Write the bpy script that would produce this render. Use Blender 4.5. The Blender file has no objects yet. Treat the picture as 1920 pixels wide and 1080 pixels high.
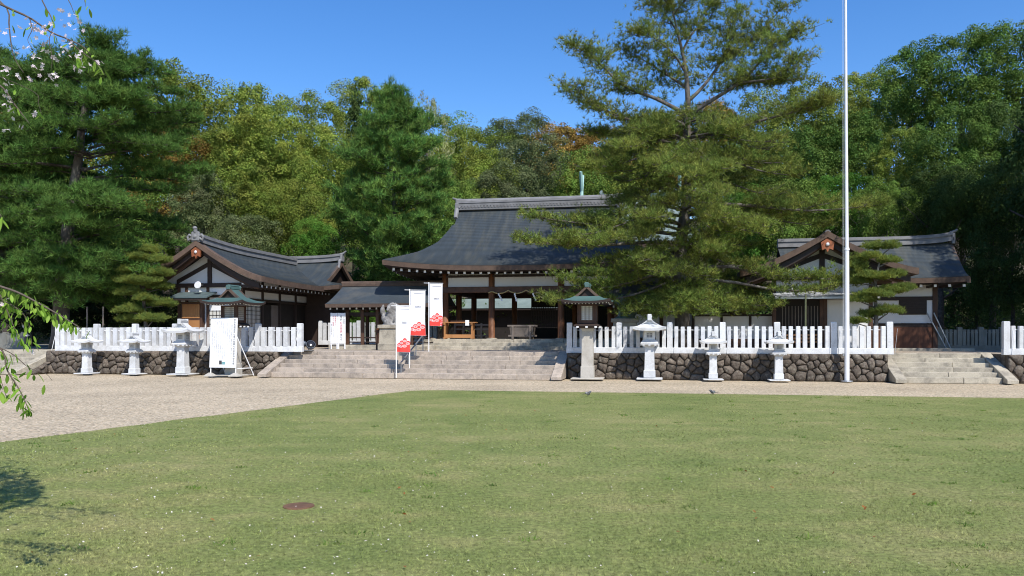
import bpy, bmesh, math, random
import numpy as np
from mathutils import Vector, Matrix

sc = bpy.context.scene
col = sc.collection
rad = math.radians

# ---------------------------------------------------------------- camera
FOCAL, HORIZON, EYE = 1493.33, 627.0, 1.6          # pixels of the 1920-wide photograph, metres
cam = bpy.data.cameras.new('camera')
cam.sensor_width = 36.0
cam.lens = 28.0
cam.shift_y = (HORIZON - 540.0) / 1920.0
cam.clip_start, cam.clip_end = 0.1, 2000.0
camo = bpy.data.objects.new('camera', cam)
col.objects.link(camo)
camo.location = (0, 0, EYE)
camo.rotation_euler = (rad(90), 0, 0)
sc.camera = camo

# ---------------------------------------------------------------- sky, sun, exposure
SUN_EL, SUN_AZ = rad(49), rad(25)                    # azimuth: to the right of straight behind the camera
to_sun = Vector((math.sin(SUN_AZ) * math.cos(SUN_EL), -math.cos(SUN_AZ) * math.cos(SUN_EL), math.sin(SUN_EL)))
world = bpy.data.worlds.new('World')
sc.world = world
world.use_nodes = True
wn, wl = world.node_tree.nodes, world.node_tree.links
sky = wn.new('ShaderNodeTexSky')
sky.sky_type = 'NISHITA'
sky.sun_disc = False
sky.sun_elevation = SUN_EL
sky.sun_rotation = math.atan2(to_sun.x, to_sun.y)
sky.altitude = 100.0
sky.air_density = 1.0
sky.dust_density = 0.3
sky.ozone_density = 3.0
hsv = wn.new('ShaderNodeHueSaturation')
hsv.inputs['Hue'].default_value = 0.508
hsv.inputs['Saturation'].default_value = 1.3
hsv.inputs['Value'].default_value = 1.0
bg = wn['Background']
wl.new(sky.outputs[0], hsv.inputs['Color'])
wl.new(hsv.outputs[0], bg.inputs['Color'])
bg.inputs['Strength'].default_value = 0.15
sun = bpy.data.lights.new('sun', 'SUN')
sun.energy = 4.3
sun.angle = rad(0.53)
sun.color = (1.0, 0.955, 0.88)
suno = bpy.data.objects.new('sun', sun)
col.objects.link(suno)
suno.location = (10, -20, 40)
suno.rotation_euler = to_sun.to_track_quat('Z', 'Y').to_euler()
vs = sc.view_settings
vs.view_transform = 'Standard'
vs.look = 'None'
vs.exposure = 0.4
vs.gamma = 1.0
vs.use_curve_mapping = False
sc.cycles.max_bounces = 6
sc.cycles.diffuse_bounces = 3
sc.cycles.glossy_bounces = 2
sc.cycles.transmission_bounces = 3
sc.cycles.transparent_max_bounces = 6
sc.cycles.use_denoising = True
sc.cycles.filter_width = 1.05
sc.cycles.use_adaptive_sampling = False
sc.cycles.sample_clamp_indirect = 4.0
sc.cycles.caustics_reflective = False
sc.cycles.caustics_refractive = False

# ---------------------------------------------------------------- site frame: u along the stone fence, v into the precinct
TH = math.atan(0.19)
CO, SI = math.cos(TH), math.sin(TH)
OY = 30.0
TER = 0.92                                            # height of the raised terrace

def S(u, v, z=0.0):
    return Vector((u * CO + v * SI, OY - u * SI + v * CO, z))

def U(px, v):
    k = (px - 960.0) / FOCAL
    return (k * (OY + v * CO) - v * SI) / (CO + k * SI)

def YY(u, v):
    return OY - u * SI + v * CO

def ZZ(py, u, v):
    return EYE + (HORIZON - py) / FOCAL * YY(u, v)

def at(px, py, y):
    return Vector(((px - 960.0) / FOCAL * y, y, EYE + (HORIZON - py) / FOCAL * y))

def ground(px, py):
    y = EYE * FOCAL / (py - HORIZON)
    return Vector(((px - 960.0) / FOCAL * y, y, 0))

# ---------------------------------------------------------------- materials
MATS = {}

def lin(r, g, b):
    f = lambda c: (c / 255 / 12.92) if c <= 10 else ((c / 255 + 0.055) / 1.055) ** 2.4
    return (f(r), f(g), f(b))

def pmat(name, base, rough=0.7, var=0.2, scale=3.0, col2=None, mix2=0.5, scale2=1.2, bump=0.0, bscale=40.0,
         metal=0.0, spec=0.35, stretch=None, rnd=0.12, dist=0.02, thr=(0.45, 0.62)):
    if name in MATS:
        return MATS[name]
    m = bpy.data.materials.new(name)
    m.use_nodes = True
    n, l = m.node_tree.nodes, m.node_tree.links
    p = n['Principled BSDF']
    p.inputs['Roughness'].default_value = rough
    p.inputs['Metallic'].default_value = metal
    p.inputs['Specular IOR Level'].default_value = spec
    tc = n.new('ShaderNodeTexCoord')
    mp = n.new('ShaderNodeMapping')
    l.new(tc.outputs['Object'], mp.inputs['Vector'])
    if stretch:
        mp.inputs['Scale'].default_value = stretch
    oi = n.new('ShaderNodeObjectInfo')
    ad = n.new('ShaderNodeVectorMath'); ad.operation = 'ADD'
    sm = n.new('ShaderNodeVectorMath'); sm.operation = 'SCALE'; sm.inputs['Scale'].default_value = 37.0
    cx = n.new('ShaderNodeCombineXYZ')
    for i in range(3):
        l.new(oi.outputs['Random'], cx.inputs[i])
    l.new(cx.outputs[0], sm.inputs[0])
    l.new(mp.outputs[0], ad.inputs[0]); l.new(sm.outputs[0], ad.inputs[1])
    ns = n.new('ShaderNodeTexNoise')
    ns.inputs['Scale'].default_value = scale
    ns.inputs['Detail'].default_value = 5
    ns.inputs['Roughness'].default_value = 0.65
    l.new(ad.outputs[0], ns.inputs['Vector'])
    mr = n.new('ShaderNodeMapRange')
    mr.inputs['From Min'].default_value = 0.25; mr.inputs['From Max'].default_value = 0.75
    mr.inputs['To Min'].default_value = 1 - var; mr.inputs['To Max'].default_value = 1 + var
    l.new(ns.outputs['Fac'], mr.inputs['Value'])
    rr = n.new('ShaderNodeMapRange')
    rr.inputs['To Min'].default_value = 1 - rnd; rr.inputs['To Max'].default_value = 1 + rnd
    l.new(oi.outputs['Random'], rr.inputs['Value'])
    mu = n.new('ShaderNodeMath'); mu.operation = 'MULTIPLY'
    l.new(mr.outputs[0], mu.inputs[0]); l.new(rr.outputs[0], mu.inputs[1])
    sc_ = n.new('ShaderNodeVectorMath'); sc_.operation = 'SCALE'
    l.new(mu.outputs[0], sc_.inputs['Scale'])
    if col2 is not None:
        n2 = n.new('ShaderNodeTexNoise'); n2.inputs['Scale'].default_value = scale2; n2.inputs['Detail'].default_value = 6
        n2.inputs['Roughness'].default_value = 0.7
        l.new(ad.outputs[0], n2.inputs['Vector'])
        m2 = n.new('ShaderNodeMapRange')
        m2.inputs['From Min'].default_value = thr[0]; m2.inputs['From Max'].default_value = thr[1]
        m2.inputs['To Max'].default_value = mix2
        l.new(n2.outputs['Fac'], m2.inputs['Value'])
        mx = n.new('ShaderNodeMix'); mx.data_type = 'RGBA'
        mx.inputs['A'].default_value = (*base, 1); mx.inputs['B'].default_value = (*col2, 1)
        l.new(m2.outputs[0], mx.inputs['Factor'])
        l.new(mx.outputs['Result'], sc_.inputs[0])
    else:
        sc_.inputs[0].default_value = base
    l.new(sc_.outputs[0], p.inputs['Base Color'])
    if bump > 0:
        nb = n.new('ShaderNodeTexNoise'); nb.inputs['Scale'].default_value = bscale; nb.inputs['Detail'].default_value = 4
        l.new(ad.outputs[0], nb.inputs['Vector'])
        bp = n.new('ShaderNodeBump'); bp.inputs['Strength'].default_value = bump; bp.inputs['Distance'].default_value = dist
        l.new(nb.outputs['Fac'], bp.inputs['Height'])
        l.new(bp.outputs[0], p.inputs['Normal'])
    MATS[name] = m
    return m

def leafmat(name, base, var=0.35, trans=0.3, scale=0.35, rough=0.7, hue=None, rnd=0.15, isl=0.25):
    """foliage: even leaf colour, varied per leaf, per tree and in soft patches; part of the light passes through"""
    m = bpy.data.materials.new(name)
    m.use_nodes = True
    n, l = m.node_tree.nodes, m.node_tree.links
    n.remove(n['Principled BSDF'])
    out = n['Material Output']
    g = n.new('ShaderNodeNewGeometry')
    oi = n.new('ShaderNodeObjectInfo')
    ns = n.new('ShaderNodeTexNoise'); ns.inputs['Scale'].default_value = scale; ns.inputs['Detail'].default_value = 3
    l.new(g.outputs['Position'], ns.inputs['Vector'])
    a = n.new('ShaderNodeMapRange'); a.inputs['From Min'].default_value = .3; a.inputs['From Max'].default_value = .7
    a.inputs['To Min'].default_value = 1 - var; a.inputs['To Max'].default_value = 1 + var
    l.new(ns.outputs['Fac'], a.inputs['Value'])
    b = n.new('ShaderNodeMapRange'); b.inputs['To Min'].default_value = 1 - isl; b.inputs['To Max'].default_value = 1 + isl
    l.new(g.outputs['Random Per Island'], b.inputs['Value'])
    c = n.new('ShaderNodeMapRange'); c.inputs['To Min'].default_value = 1 - rnd; c.inputs['To Max'].default_value = 1 + rnd
    l.new(oi.outputs['Random'], c.inputs['Value'])
    m1 = n.new('ShaderNodeMath'); m1.operation = 'MULTIPLY'
    m2 = n.new('ShaderNodeMath'); m2.operation = 'MULTIPLY'
    l.new(a.outputs[0], m1.inputs[0]); l.new(b.outputs[0], m1.inputs[1])
    l.new(m1.outputs[0], m2.inputs[0]); l.new(c.outputs[0], m2.inputs[1])
    mx = n.new('ShaderNodeMix'); mx.data_type = 'RGBA'
    hue = hue or (base[0] * 1.35, base[1] * 1.1, base[2] * 0.9)
    mx.inputs['A'].default_value = (*base, 1); mx.inputs['B'].default_value = (*hue, 1)
    n3 = n.new('ShaderNodeTexNoise'); n3.inputs['Scale'].default_value = scale * 2.3; n3.inputs['Detail'].default_value = 2
    l.new(g.outputs['Position'], n3.inputs['Vector'])
    n3m = n.new('ShaderNodeMapRange'); n3m.inputs['From Min'].default_value = .4; n3m.inputs['From Max'].default_value = .65
    l.new(n3.outputs['Fac'], n3m.inputs['Value'])
    l.new(n3m.outputs[0], mx.inputs['Factor'])
    sv = n.new('ShaderNodeVectorMath'); sv.operation = 'SCALE'
    l.new(mx.outputs['Result'], sv.inputs[0]); l.new(m2.outputs[0], sv.inputs['Scale'])
    p = n.new('ShaderNodeBsdfPrincipled')
    p.inputs['Roughness'].default_value = rough
    p.inputs['Specular IOR Level'].default_value = 0.12
    t = n.new('ShaderNodeBsdfTranslucent')
    ms = n.new('ShaderNodeMixShader'); ms.inputs[0].default_value = trans
    l.new(sv.outputs[0], p.inputs['Base Color']); l.new(sv.outputs[0], t.inputs['Color'])
    l.new(p.outputs[0], ms.inputs[1]); l.new(t.outputs[0], ms.inputs[2])
    l.new(ms.outputs[0], out.inputs['Surface'])
    return m

M_roof = pmat('slate_copper_roof', (.045, .056, .064), .55, .22, 1.6, (.095, .095, .08), .5, .9, .25, 30, spec=.3, stretch=(3.0, .5, .5))
M_roofcor = pmat('corridor_roof', (.052, .063, .072), .5, .22, 2.2, (.11, .105, .09), .6, .9, .2, 30, spec=.3)
M_ridge = pmat('grey_ridge_tile', (.2, .2, .205), .7, .25, 6, (.1, .1, .1), .6, 3, .3, 30)
M_rim = pmat('roof_edge_bark', (.11, .072, .052), .8, .2, 5, (.06, .042, .034), .6, 2, .4, 60)
M_dark = pmat('dark_timber', (.032, .02, .016), .62, .3, 5, None, bump=.2, bscale=50)
M_wood = pmat('brown_timber', (.085, .042, .026), .6, .3, 5, (.05, .026, .018), .6, 2, .2, 50)
M_orange = pmat('fresh_cedar', (.42, .2, .075), .55, .2, 4, (.27, .11, .04), .6, 2, .15, 50, stretch=(1, 1, .3))
M_post = pmat('round_post_wood', (.27, .11, .05), .55, .3, 3, (.1, .05, .03), .7, 2, .2, 40, stretch=(2, 2, .35))
M_plaster = pmat('white_plaster', (.72, .72, .73), .9, .05, 2, (.6, .59, .56), .4, 1, .05, 30)
M_whiteend = pmat('white_rafter_paint', (.78, .78, .78), .7, .04, 3)
M_greywood = pmat('weathered_grey_wood', (.17, .14, .12), .8, .3, 6, (.1, .085, .07), .6, 3, .3, 50)
M_stone = pmat('white_granite', (.57, .575, .58), .85, .14, 40, (.36, .36, .34), .45, 3.5, .15, 120)
M_fence = pmat('fence_granite', (.62, .63, .645), .85, .1, 25, (.42, .42, .41), .55, 3.0, .12, 120, rnd=.1)
M_step = pmat('step_granite', (.42, .352, .285), .9, .22, 24, (.2, .175, .155), .65, 2.6, .35, 90, rnd=.14)
M_step2 = pmat('pale_step_granite', (.42, .375, .295), .9, .2, 24, (.19, .17, .14), .7, 2.2, .3, 90, rnd=.12)
M_pillar = pmat('beige_granite', (.46, .43, .38), .9, .12, 30, (.33, .3, .25), .6, 2, .2, 90)
M_rock = pmat('dark_wall_stone', (.11, .088, .07), .92, .5, 9, (.215, .195, .155), .75, 7.5, .8, 14, rnd=.3, dist=.05, thr=(.5, .66))
M_mortar = pmat('wall_backing', (.09, .073, .057), .95, .3, 6)
M_verd = pmat('verdigris_copper', (.075, .135, .125), .6, .25, 5, (.045, .085, .08), .7, 2.5, .15, 40)
M_verd2 = pmat('pale_verdigris', (.2, .25, .235), .6, .2, 4, (.12, .16, .15), .5, 2, .1, 40)
M_statue = pmat('weathered_statue_stone', (.19, .18, .17), .92, .35, 9, (.42, .41, .39), .6, 6, .5, 40)
M_bronze = pmat('green_bronze', (.075, .13, .115), .6, .35, 7, (.16, .24, .21), .6, 5, .3, 40)
M_white = pmat('white_painted_board', (.84, .84, .84), .6, .02, 2, rnd=.02)
M_cloth = pmat('white_banner_cloth', (.82, .82, .85), .9, .02, 2, rnd=.02)
M_red = pmat('red_banner_print', (.75, .06, .05), .9, .06, 3, rnd=.03)
M_wpr = pmat('white_banner_print', (.85, .8, .8), .9, .02, 3)
M_ink = pmat('black_ink', (.05, .05, .06), .9, .1, 3)
M_inkg = pmat('grey_ink', (.3, .3, .33), .9, .1, 3)
M_inkr = pmat('red_ink', (.5, .03, .04), .9, .1, 3)
M_photo1 = pmat('printed_photo_dark', (.06, .06, .065), .7, .5, 14)
M_photo2 = pmat('printed_photo_teal', (.18, .36, .38), .7, .3, 10)
M_alu = pmat('aluminium_pole', (.74, .74, .76), .35, .05, 3, metal=.15, spec=.5)
M_steel = pmat('grey_steel', (.3, .31, .32), .45, .1, 4, metal=.6)
M_rope = pmat('straw_rope', (.42, .33, .17), .9, .25, 20, bump=.5, bscale=60)
M_paper = pmat('white_paper', (.82, .82, .82), .9, .02, 2)
M_lampb = pmat('blue_grey_enamel', (.09, .105, .13), .35, .1, 4, spec=.5)
M_glass = pmat('dark_glass', (.02, .02, .022), .12, .1, 3, spec=.6)
M_rust = pmat('rusty_iron', (.155, .08, .045), .8, .3, 12, (.1, .06, .038), .6, 5, .4, 60)
M_bark = pmat('grey_brown_bark', (.1, .085, .072), .95, .4, 5, (.2, .185, .165), .7, 2.6, .9, 12, dist=.05, stretch=(1, 1, .45))
M_barkd = pmat('dark_bark', (.06, .05, .042), .95, .4, 5, (.1, .09, .08), .6, 2.5, .8, 12, dist=.05)
M_twig = pmat('cherry_twig_bark', (.1, .075, .06), .8, .3, 20)
M_lat = pmat('pale_lattice', (.5, .48, .44), .8, .1, 5)
M_shoji = pmat('shoji_paper', (.62, .6, .54), .9, .06, 3)
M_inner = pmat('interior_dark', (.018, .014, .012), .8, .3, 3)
M_fruit = pmat('orange_votive', (.55, .2, .06), .6, .2, 8)

# ---------------------------------------------------------------- mesh helpers
class MB:
    def __init__(self):
        self.v, self.f = [], []

    def add(self, vs_, fs):
        o = len(self.v)
        self.v += [tuple(p) for p in vs_]
        self.f += [tuple(i + o for i in f) for f in fs]
        return self

    def box(self, x0, x1, y0, y1, z0, z1):
        return self.add([(x0, y0, z0), (x1, y0, z0), (x1, y1, z0), (x0, y1, z0), (x0, y0, z1), (x1, y0, z1), (x1, y1, z1), (x0, y1, z1)],
                        [(0, 3, 2, 1), (4, 5, 6, 7), (0, 1, 5, 4), (1, 2, 6, 5), (2, 3, 7, 6), (3, 0, 4, 7)])

    def cbox(self, x0, x1, y0, y1, z0, z1, b=0.01):
        """box with chamfered edges"""
        X, Yc, Z = (x0, x1), (y0, y1), (z0, z1)
        vs_, idx = [], {}
        for i in (0, 1):
            for j in (0, 1):
                for k in (0, 1):
                    sx, sy, sz = (1 if i == 0 else -1), (1 if j == 0 else -1), (1 if k == 0 else -1)
                    for a, p in enumerate(((X[i], Yc[j] + sy * b, Z[k] + sz * b), (X[i] + sx * b, Yc[j], Z[k] + sz * b), (X[i] + sx * b, Yc[j] + sy * b, Z[k]))):
                        idx[i, j, k, a] = len(vs_); vs_.append(p)
        g = lambda i, j, k, a: idx[i, j, k, a]
        fs = []
        for i in (0, 1):
            q = [g(i, 0, 0, 0), g(i, 1, 0, 0), g(i, 1, 1, 0), g(i, 0, 1, 0)]; fs.append(q if i else q[::-1])
            q = [g(0, i, 0, 1), g(1, i, 0, 1), g(1, i, 1, 1), g(0, i, 1, 1)]; fs.append(q if not i else q[::-1])
            q = [g(0, 0, i, 2), g(1, 0, i, 2), g(1, 1, i, 2), g(0, 1, i, 2)]; fs.append(q if i else q[::-1])
        for i in (0, 1):
            for j in (0, 1):
                q = [g(i, j, 0, 0), g(i, j, 1, 0), g(i, j, 1, 1), g(i, j, 0, 1)]; fs.append(q if (i == j) else q[::-1])
                q = [g(i, 0, j, 0), g(i, 1, j, 0), g(i, 1, j, 2), g(i, 0, j, 2)]; fs.append(q[::-1] if (i == j) else q)
                q = [g(0, i, j, 1), g(1, i, j, 1), g(1, i, j, 2), g(0, i, j, 2)]; fs.append(q if (i == j) else q[::-1])
                for k in (0, 1):
                    t = [g(i, j, k, 0), g(i, j, k, 1), g(i, j, k, 2)]
                    fs.append(t)
        return self.add(vs_, fs)

    def tube(self, pts, r, n=8, cap=True):
        pts = [Vector(p) for p in pts]
        if not hasattr(r, '__len__'):
            r = [r] * len(pts)
        vs_, fs = [], []
        prev = None
        for i, p in enumerate(pts):
            d = (pts[min(i + 1, len(pts) - 1)] - pts[max(i - 1, 0)]).normalized()
            a = prev if prev is not None else (Vector((1, 0, 0)) if abs(d.x) < .8 else Vector((0, 1, 0)))
            a = (a - d * a.dot(d)).normalized()
            prev = a
            b = d.cross(a)
            for k in range(n):
                t = 2 * math.pi * k / n
                vs_.append(p + (a * math.cos(t) + b * math.sin(t)) * r[i])
        for i in range(len(pts) - 1):
            for k in range(n):
                k2 = (k + 1) % n
                fs.append((i * n + k, i * n + k2, (i + 1) * n + k2, (i + 1) * n + k))
        if cap:
            fs.append(tuple(range(n))[::-1])
            fs.append(tuple(range((len(pts) - 1) * n, len(pts) * n)))
        return self.add(vs_, fs)

    def loft(self, rings, cap=True):
        """rings: lists of points of equal length, closed"""
        n = len(rings[0])
        vs_ = [p for r in rings for p in r]
        fs = []
        for i in range(len(rings) - 1):
            for k in range(n):
                k2 = (k + 1) % n
                fs.append((i * n + k, i * n + k2, (i + 1) * n + k2, (i + 1) * n + k))
        if cap:
            fs.append(tuple(range(n))[::-1]); fs.append(tuple(range((len(rings) - 1) * n, len(rings) * n)))
        return self.add(vs_, fs)

    def sq(self, levels, cap=True):
        """square column from (half_x, half_y, z) levels"""
        return self.loft([[(-a, -b, z), (a, -b, z), (a, b, z), (-a, b, z)] for a, b, z in levels], cap)

    def lathe(self, prof, n=16, cap=True):
        return self.loft([[(r * math.cos(2 * math.pi * k / n), r * math.sin(2 * math.pi * k / n), z) for k in range(n)] for r, z in prof], cap)

    def grid(self, rows):
        n = len(rows[0])
        fs = [(i * n + k, i * n + k + 1, (i + 1) * n + k + 1, (i + 1) * n + k) for i in range(len(rows) - 1) for k in range(n - 1)]
        return self.add([p for r in rows for p in r], fs)

    def ell(self, c, r, nu=10, nv=7, rot=None):
        vs_, fs = [], []
        for j in range(nv + 1):
            t = math.pi * j / nv
            for i in range(nu):
                p = Vector((math.sin(t) * math.cos(2 * math.pi * i / nu) * r[0], math.sin(t) * math.sin(2 * math.pi * i / nu) * r[1], math.cos(t) * r[2]))
                if rot is not None:
                    p = rot @ p
                vs_.append(p + Vector(c))
        for j in range(nv):
            for i in range(nu):
                i2 = (i + 1) % nu
                fs.append((j * nu + i, (j + 1) * nu + i, (j + 1) * nu + i2, j * nu + i2))
        return self.add(vs_, fs)

    def mesh(self, name, mat, smooth=False):
        me = bpy.data.meshes.new(name)
        me.from_pydata(self.v, [], self.f)
        me.materials.append(mat)
        if smooth:
            me.shade_smooth()
        me.update()
        return me

    def build(self, name, mat, parent=None, smooth=False, loc=None, rz=0.0, fix=False):
        me = self.mesh(name, mat, smooth)
        if fix:
            bm = bmesh.new(); bm.from_mesh(me)
            bmesh.ops.remove_doubles(bm, verts=bm.verts, dist=1e-5)
            bmesh.ops.recalc_face_normals(bm, faces=bm.faces)
            bm.to_mesh(me); bm.free()
        return link(name, me, parent, loc, rz)

def link(name, me, parent=None, loc=None, rz=0.0):
    o = bpy.data.objects.new(name, me)
    col.objects.link(o)
    if parent is not None:
        o.parent = parent
    if loc is not None:
        o.location = loc
    if rz:
        o.rotation_euler = (0, 0, rz)
    return o

def tag(o, label, cat, group=None):
    o['label'] = label
    o['category'] = cat
    if group:
        o['group'] = group
    return o

def thing(name, label, cat, loc=(0, 0, 0), rz=0.0, group=None):
    o = bpy.data.objects.new(name, None)
    o.empty_display_size = 0.2
    col.objects.link(o)
    o.location = loc
    o.rotation_euler = (0, 0, rz)
    return tag(o, label, cat, group)

def struct(o):
    o['kind'] = 'structure'
    return o

def dup(root, loc=None, rz=None, label=None):
    r = root.copy(); col.objects.link(r)
    if loc is not None:
        r.location = loc
    if rz is not None:
        r.rotation_euler = (0, 0, rz)
    if label:
        r['label'] = label
    for ch in list(root.children):
        c = ch.copy(); col.objects.link(c); c.parent = r
        for g in list(ch.children):
            d = g.copy(); col.objects.link(d); d.parent = c
    return r

def np_mesh(name, V, F, mat, smooth=False):
    """V (n,3), F (m,k) numpy arrays, all faces with k corners"""
    me = bpy.data.meshes.new(name)
    m, k = F.shape
    me.vertices.add(len(V)); me.vertices.foreach_set('co', np.ascontiguousarray(V, dtype=np.float32).ravel())
    me.loops.add(m * k); me.loops.foreach_set('vertex_index', np.ascontiguousarray(F, dtype=np.int32).ravel())
    me.polygons.add(m)
    me.polygons.foreach_set('loop_start', np.arange(0, m * k, k, dtype=np.int32))
    me.polygons.foreach_set('loop_total', np.full(m, k, dtype=np.int32))
    me.update(calc_edges=True)
    me.validate()
    me.materials.append(mat)
    if smooth:
        me.shade_smooth()
    return me

def text_mesh(body, size, mat, vertical=True):
    c = bpy.data.curves.new('lettering', 'FONT')
    c.body = '\n'.join(body) if vertical else body
    c.size = size
    c.align_x = 'CENTER'
    c.space_line = 1.0
    c.resolution_u = 1
    o = bpy.data.objects.new('lettering', c)
    col.objects.link(o)
    bpy.context.view_layer.update()
    me = bpy.data.meshes.new_from_object(o.evaluated_get(bpy.context.evaluated_depsgraph_get()))
    bpy.data.objects.remove(o); bpy.data.curves.remove(c)
    me.materials.clear(); me.materials.append(mat)
    return me
# ---------------------------------------------------------------- roofs
def hip_rows(Lr, Le, De, zr, ze, gab, p, q, n):
    rows = []
    for i in range(n + 1):
        d = i / n
        L = Lr if d <= gab else Lr + (Le - Lr) * ((d - gab) / max(1e-6, 1 - gab)) ** q
        rows.append((L, De * d, ze + (zr - ze) * (1 - d) ** p, d))
    return rows

def roof_shell(rows, lift, gab, step=0.018, nx=20, swap=False, lp=4.0):
    """hip-and-gable roof, ridge along x; courses are real steps. rows: (half length, half depth, z, d)"""
    mb = MB()
    T = (lambda x, y, z: (y, -x, z)) if swap else (lambda x, y, z: (x, y, z))
    lf = lambda d, a: lift * d ** 3 * abs(a) ** lp
    xs = [(-1 + 2 * i / nx) for i in range(nx + 1)]
    for s in (-1, 1):
        strip = []
        for j, (L, D, z, d) in enumerate(rows):
            if j > 0:
                strip.append([T(-s * a * L, s * D, z + step + lf(d, a)) for a in xs])
            if j < len(rows) - 1:
                strip.append([T(-s * a * L, s * D, z + lf(d, a)) for a in xs])
        mb.grid(strip)
        strip = []
        g = [r for r in rows if r[3] >= gab - 1e-9]
        if len(g) > 1:
            for j, (L, D, z, d) in enumerate(g):
                if j > 0:
                    strip.append([T(s * L, s * a * D, z + step + lf(d, a)) for a in xs])
                if j < len(g) - 1:
                    strip.append([T(s * L, s * a * D, z + lf(d, a)) for a in xs])
            mb.grid(strip)
    return mb

def roof_ring(L, D, z, lift, n=20, lp=4.0, swap=False):
    T = (lambda x, y, z: (y, -x, z)) if swap else (lambda x, y, z: (x, y, z))
    pts = []
    xs = [(-1 + 2 * i / n) for i in range(n)]
    for a in xs: pts.append(T(a * L, -D, z + lift * abs(a) ** lp))
    for a in xs: pts.append(T(L, a * D, z + lift * abs(a) ** lp))
    for a in xs: pts.append(T(-a * L, D, z + lift * abs(a) ** lp))
    for a in xs: pts.append(T(-L, -a * D, z + lift * abs(a) ** lp))
    return pts

def roof_gable_faces(rows, gab, inset, swap=False):
    mb = MB()
    T = (lambda x, y, z: (y, -x, z)) if swap else (lambda x, y, z: (x, y, z))
    g = [r for r in rows if r[3] <= gab + 1e-9]
    for s in (-1, 1):
        L = g[0][0] - inset
        pts = [T(s * L, -r[1], r[2]) for r in g[::-1]] + [T(s * L, r[1], r[2]) for r in g[1:]]
        mb.add(pts, [tuple(range(len(pts)))])
    return mb

def gable_shell(W, y0, y1, zr, ze, p, n, up=0.0, ny=14, step=0.018, off=0.0, e_up=0.0):
    """gable roof, ridge along y, concave; up = upsweep of the front end of the ridge"""
    mb = MB()
    ys = [y0 + (y1 - y0) * (k / ny) ** 1.3 for k in range(ny + 1)]
    def z(d, y):
        t = (y - y0) / (y1 - y0)
        return ze + (zr - ze) * (1 - d) ** p + up * max(0, 1 - 2.6 * t) ** 2 * (1 - .55 * d) - off
    for s in (-1, 1):
        strip = []
        for j in range(n + 1):
            d = j / n
            if j > 0:
                strip.append([(s * W * d, y, z(d, y) + step) for y in (ys if s > 0 else ys[::-1])])
            if j < n:
                strip.append([(s * W * d, y, z(d, y)) for y in (ys if s > 0 else ys[::-1])])
        mb.grid([r[::-1] for r in strip])
    return mb, z

def rim_strip(W, y, zf, th0, th1, dep, n=24, top=0.03, ext=0.0):
    """curved board following a gable's slope: both sides as one strip, thickness th0 at ridge to th1 at eave, dep deep"""
    mb = MB()
    rings = []
    for i in range(2 * n + 1):
        a = -1 + i / n
        d = abs(a)
        z = zf(d, y) + top
        t = th0 + (th1 - th0) * d
        x = a * (W + ext)
        rings.append([(x, y, z), (x, y + dep, z), (x, y + dep, z - t), (x, y, z - t)])
    mb.loft(rings)
    return mb

# ---------------------------------------------------------------- ground, lawn, terrace, hill
def gravel_material(name, base, scale=27.0):
    m = bpy.data.materials.new(name); m.use_nodes = True
    n, l = m.node_tree.nodes, m.node_tree.links
    p = n['Principled BSDF']; p.inputs['Roughness'].default_value = .95; p.inputs['Specular IOR Level'].default_value = .2
    g = n.new('ShaderNodeNewGeometry')
    vo = n.new('ShaderNodeTexVoronoi'); vo.inputs['Scale'].default_value = scale
    l.new(g.outputs['Position'], vo.inputs['Vector'])
    bw = n.new('ShaderNodeSeparateColor'); l.new(vo.outputs['Color'], bw.inputs[0])
    r = n.new('ShaderNodeValToRGB')
    e = r.color_ramp.elements
    e[0].position, e[0].color = 0.0, (base[0] * .5, base[1] * .48, base[2] * .46, 1)
    e[1].position, e[1].color = 1.0, (base[0] * 1.45, base[1] * 1.45, base[2] * 1.5, 1)
    k = e.new(.45); k.color = (*base, 1)
    k = e.new(.75); k.color = (base[0] * 1.12, base[1] * 1.02, base[2] * .92, 1)
    l.new(bw.outputs[0], r.inputs[0])
    ns = n.new('ShaderNodeTexNoise'); ns.inputs['Scale'].default_value = .35; ns.inputs['Detail'].default_value = 6
    l.new(g.outputs['Position'], ns.inputs['Vector'])
    mr = n.new('ShaderNodeMapRange'); mr.inputs['From Min'].default_value = .3; mr.inputs['From Max'].default_value = .7
    mr.inputs['To Min'].default_value = .86; mr.inputs['To Max'].default_value = 1.12
    l.new(ns.outputs['Fac'], mr.inputs['Value'])
    sv = n.new('ShaderNodeVectorMath'); sv.operation = 'SCALE'
    l.new(r.outputs[0], sv.inputs[0]); l.new(mr.outputs[0], sv.inputs['Scale'])
    l.new(sv.outputs[0], p.inputs['Base Color'])
    b = n.new('ShaderNodeBump'); b.inputs['Strength'].default_value = .9; b.inputs['Distance'].default_value = .02; b.invert = True
    l.new(vo.outputs['Distance'], b.inputs['Height'])
    l.new(b.outputs[0], p.inputs['Normal'])
    return m

M_gravel = gravel_material('pale_gravel', (.462, .392, .283))
M_terr = gravel_material('terrace_gravel', (.38, .33, .265), 26)

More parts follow.
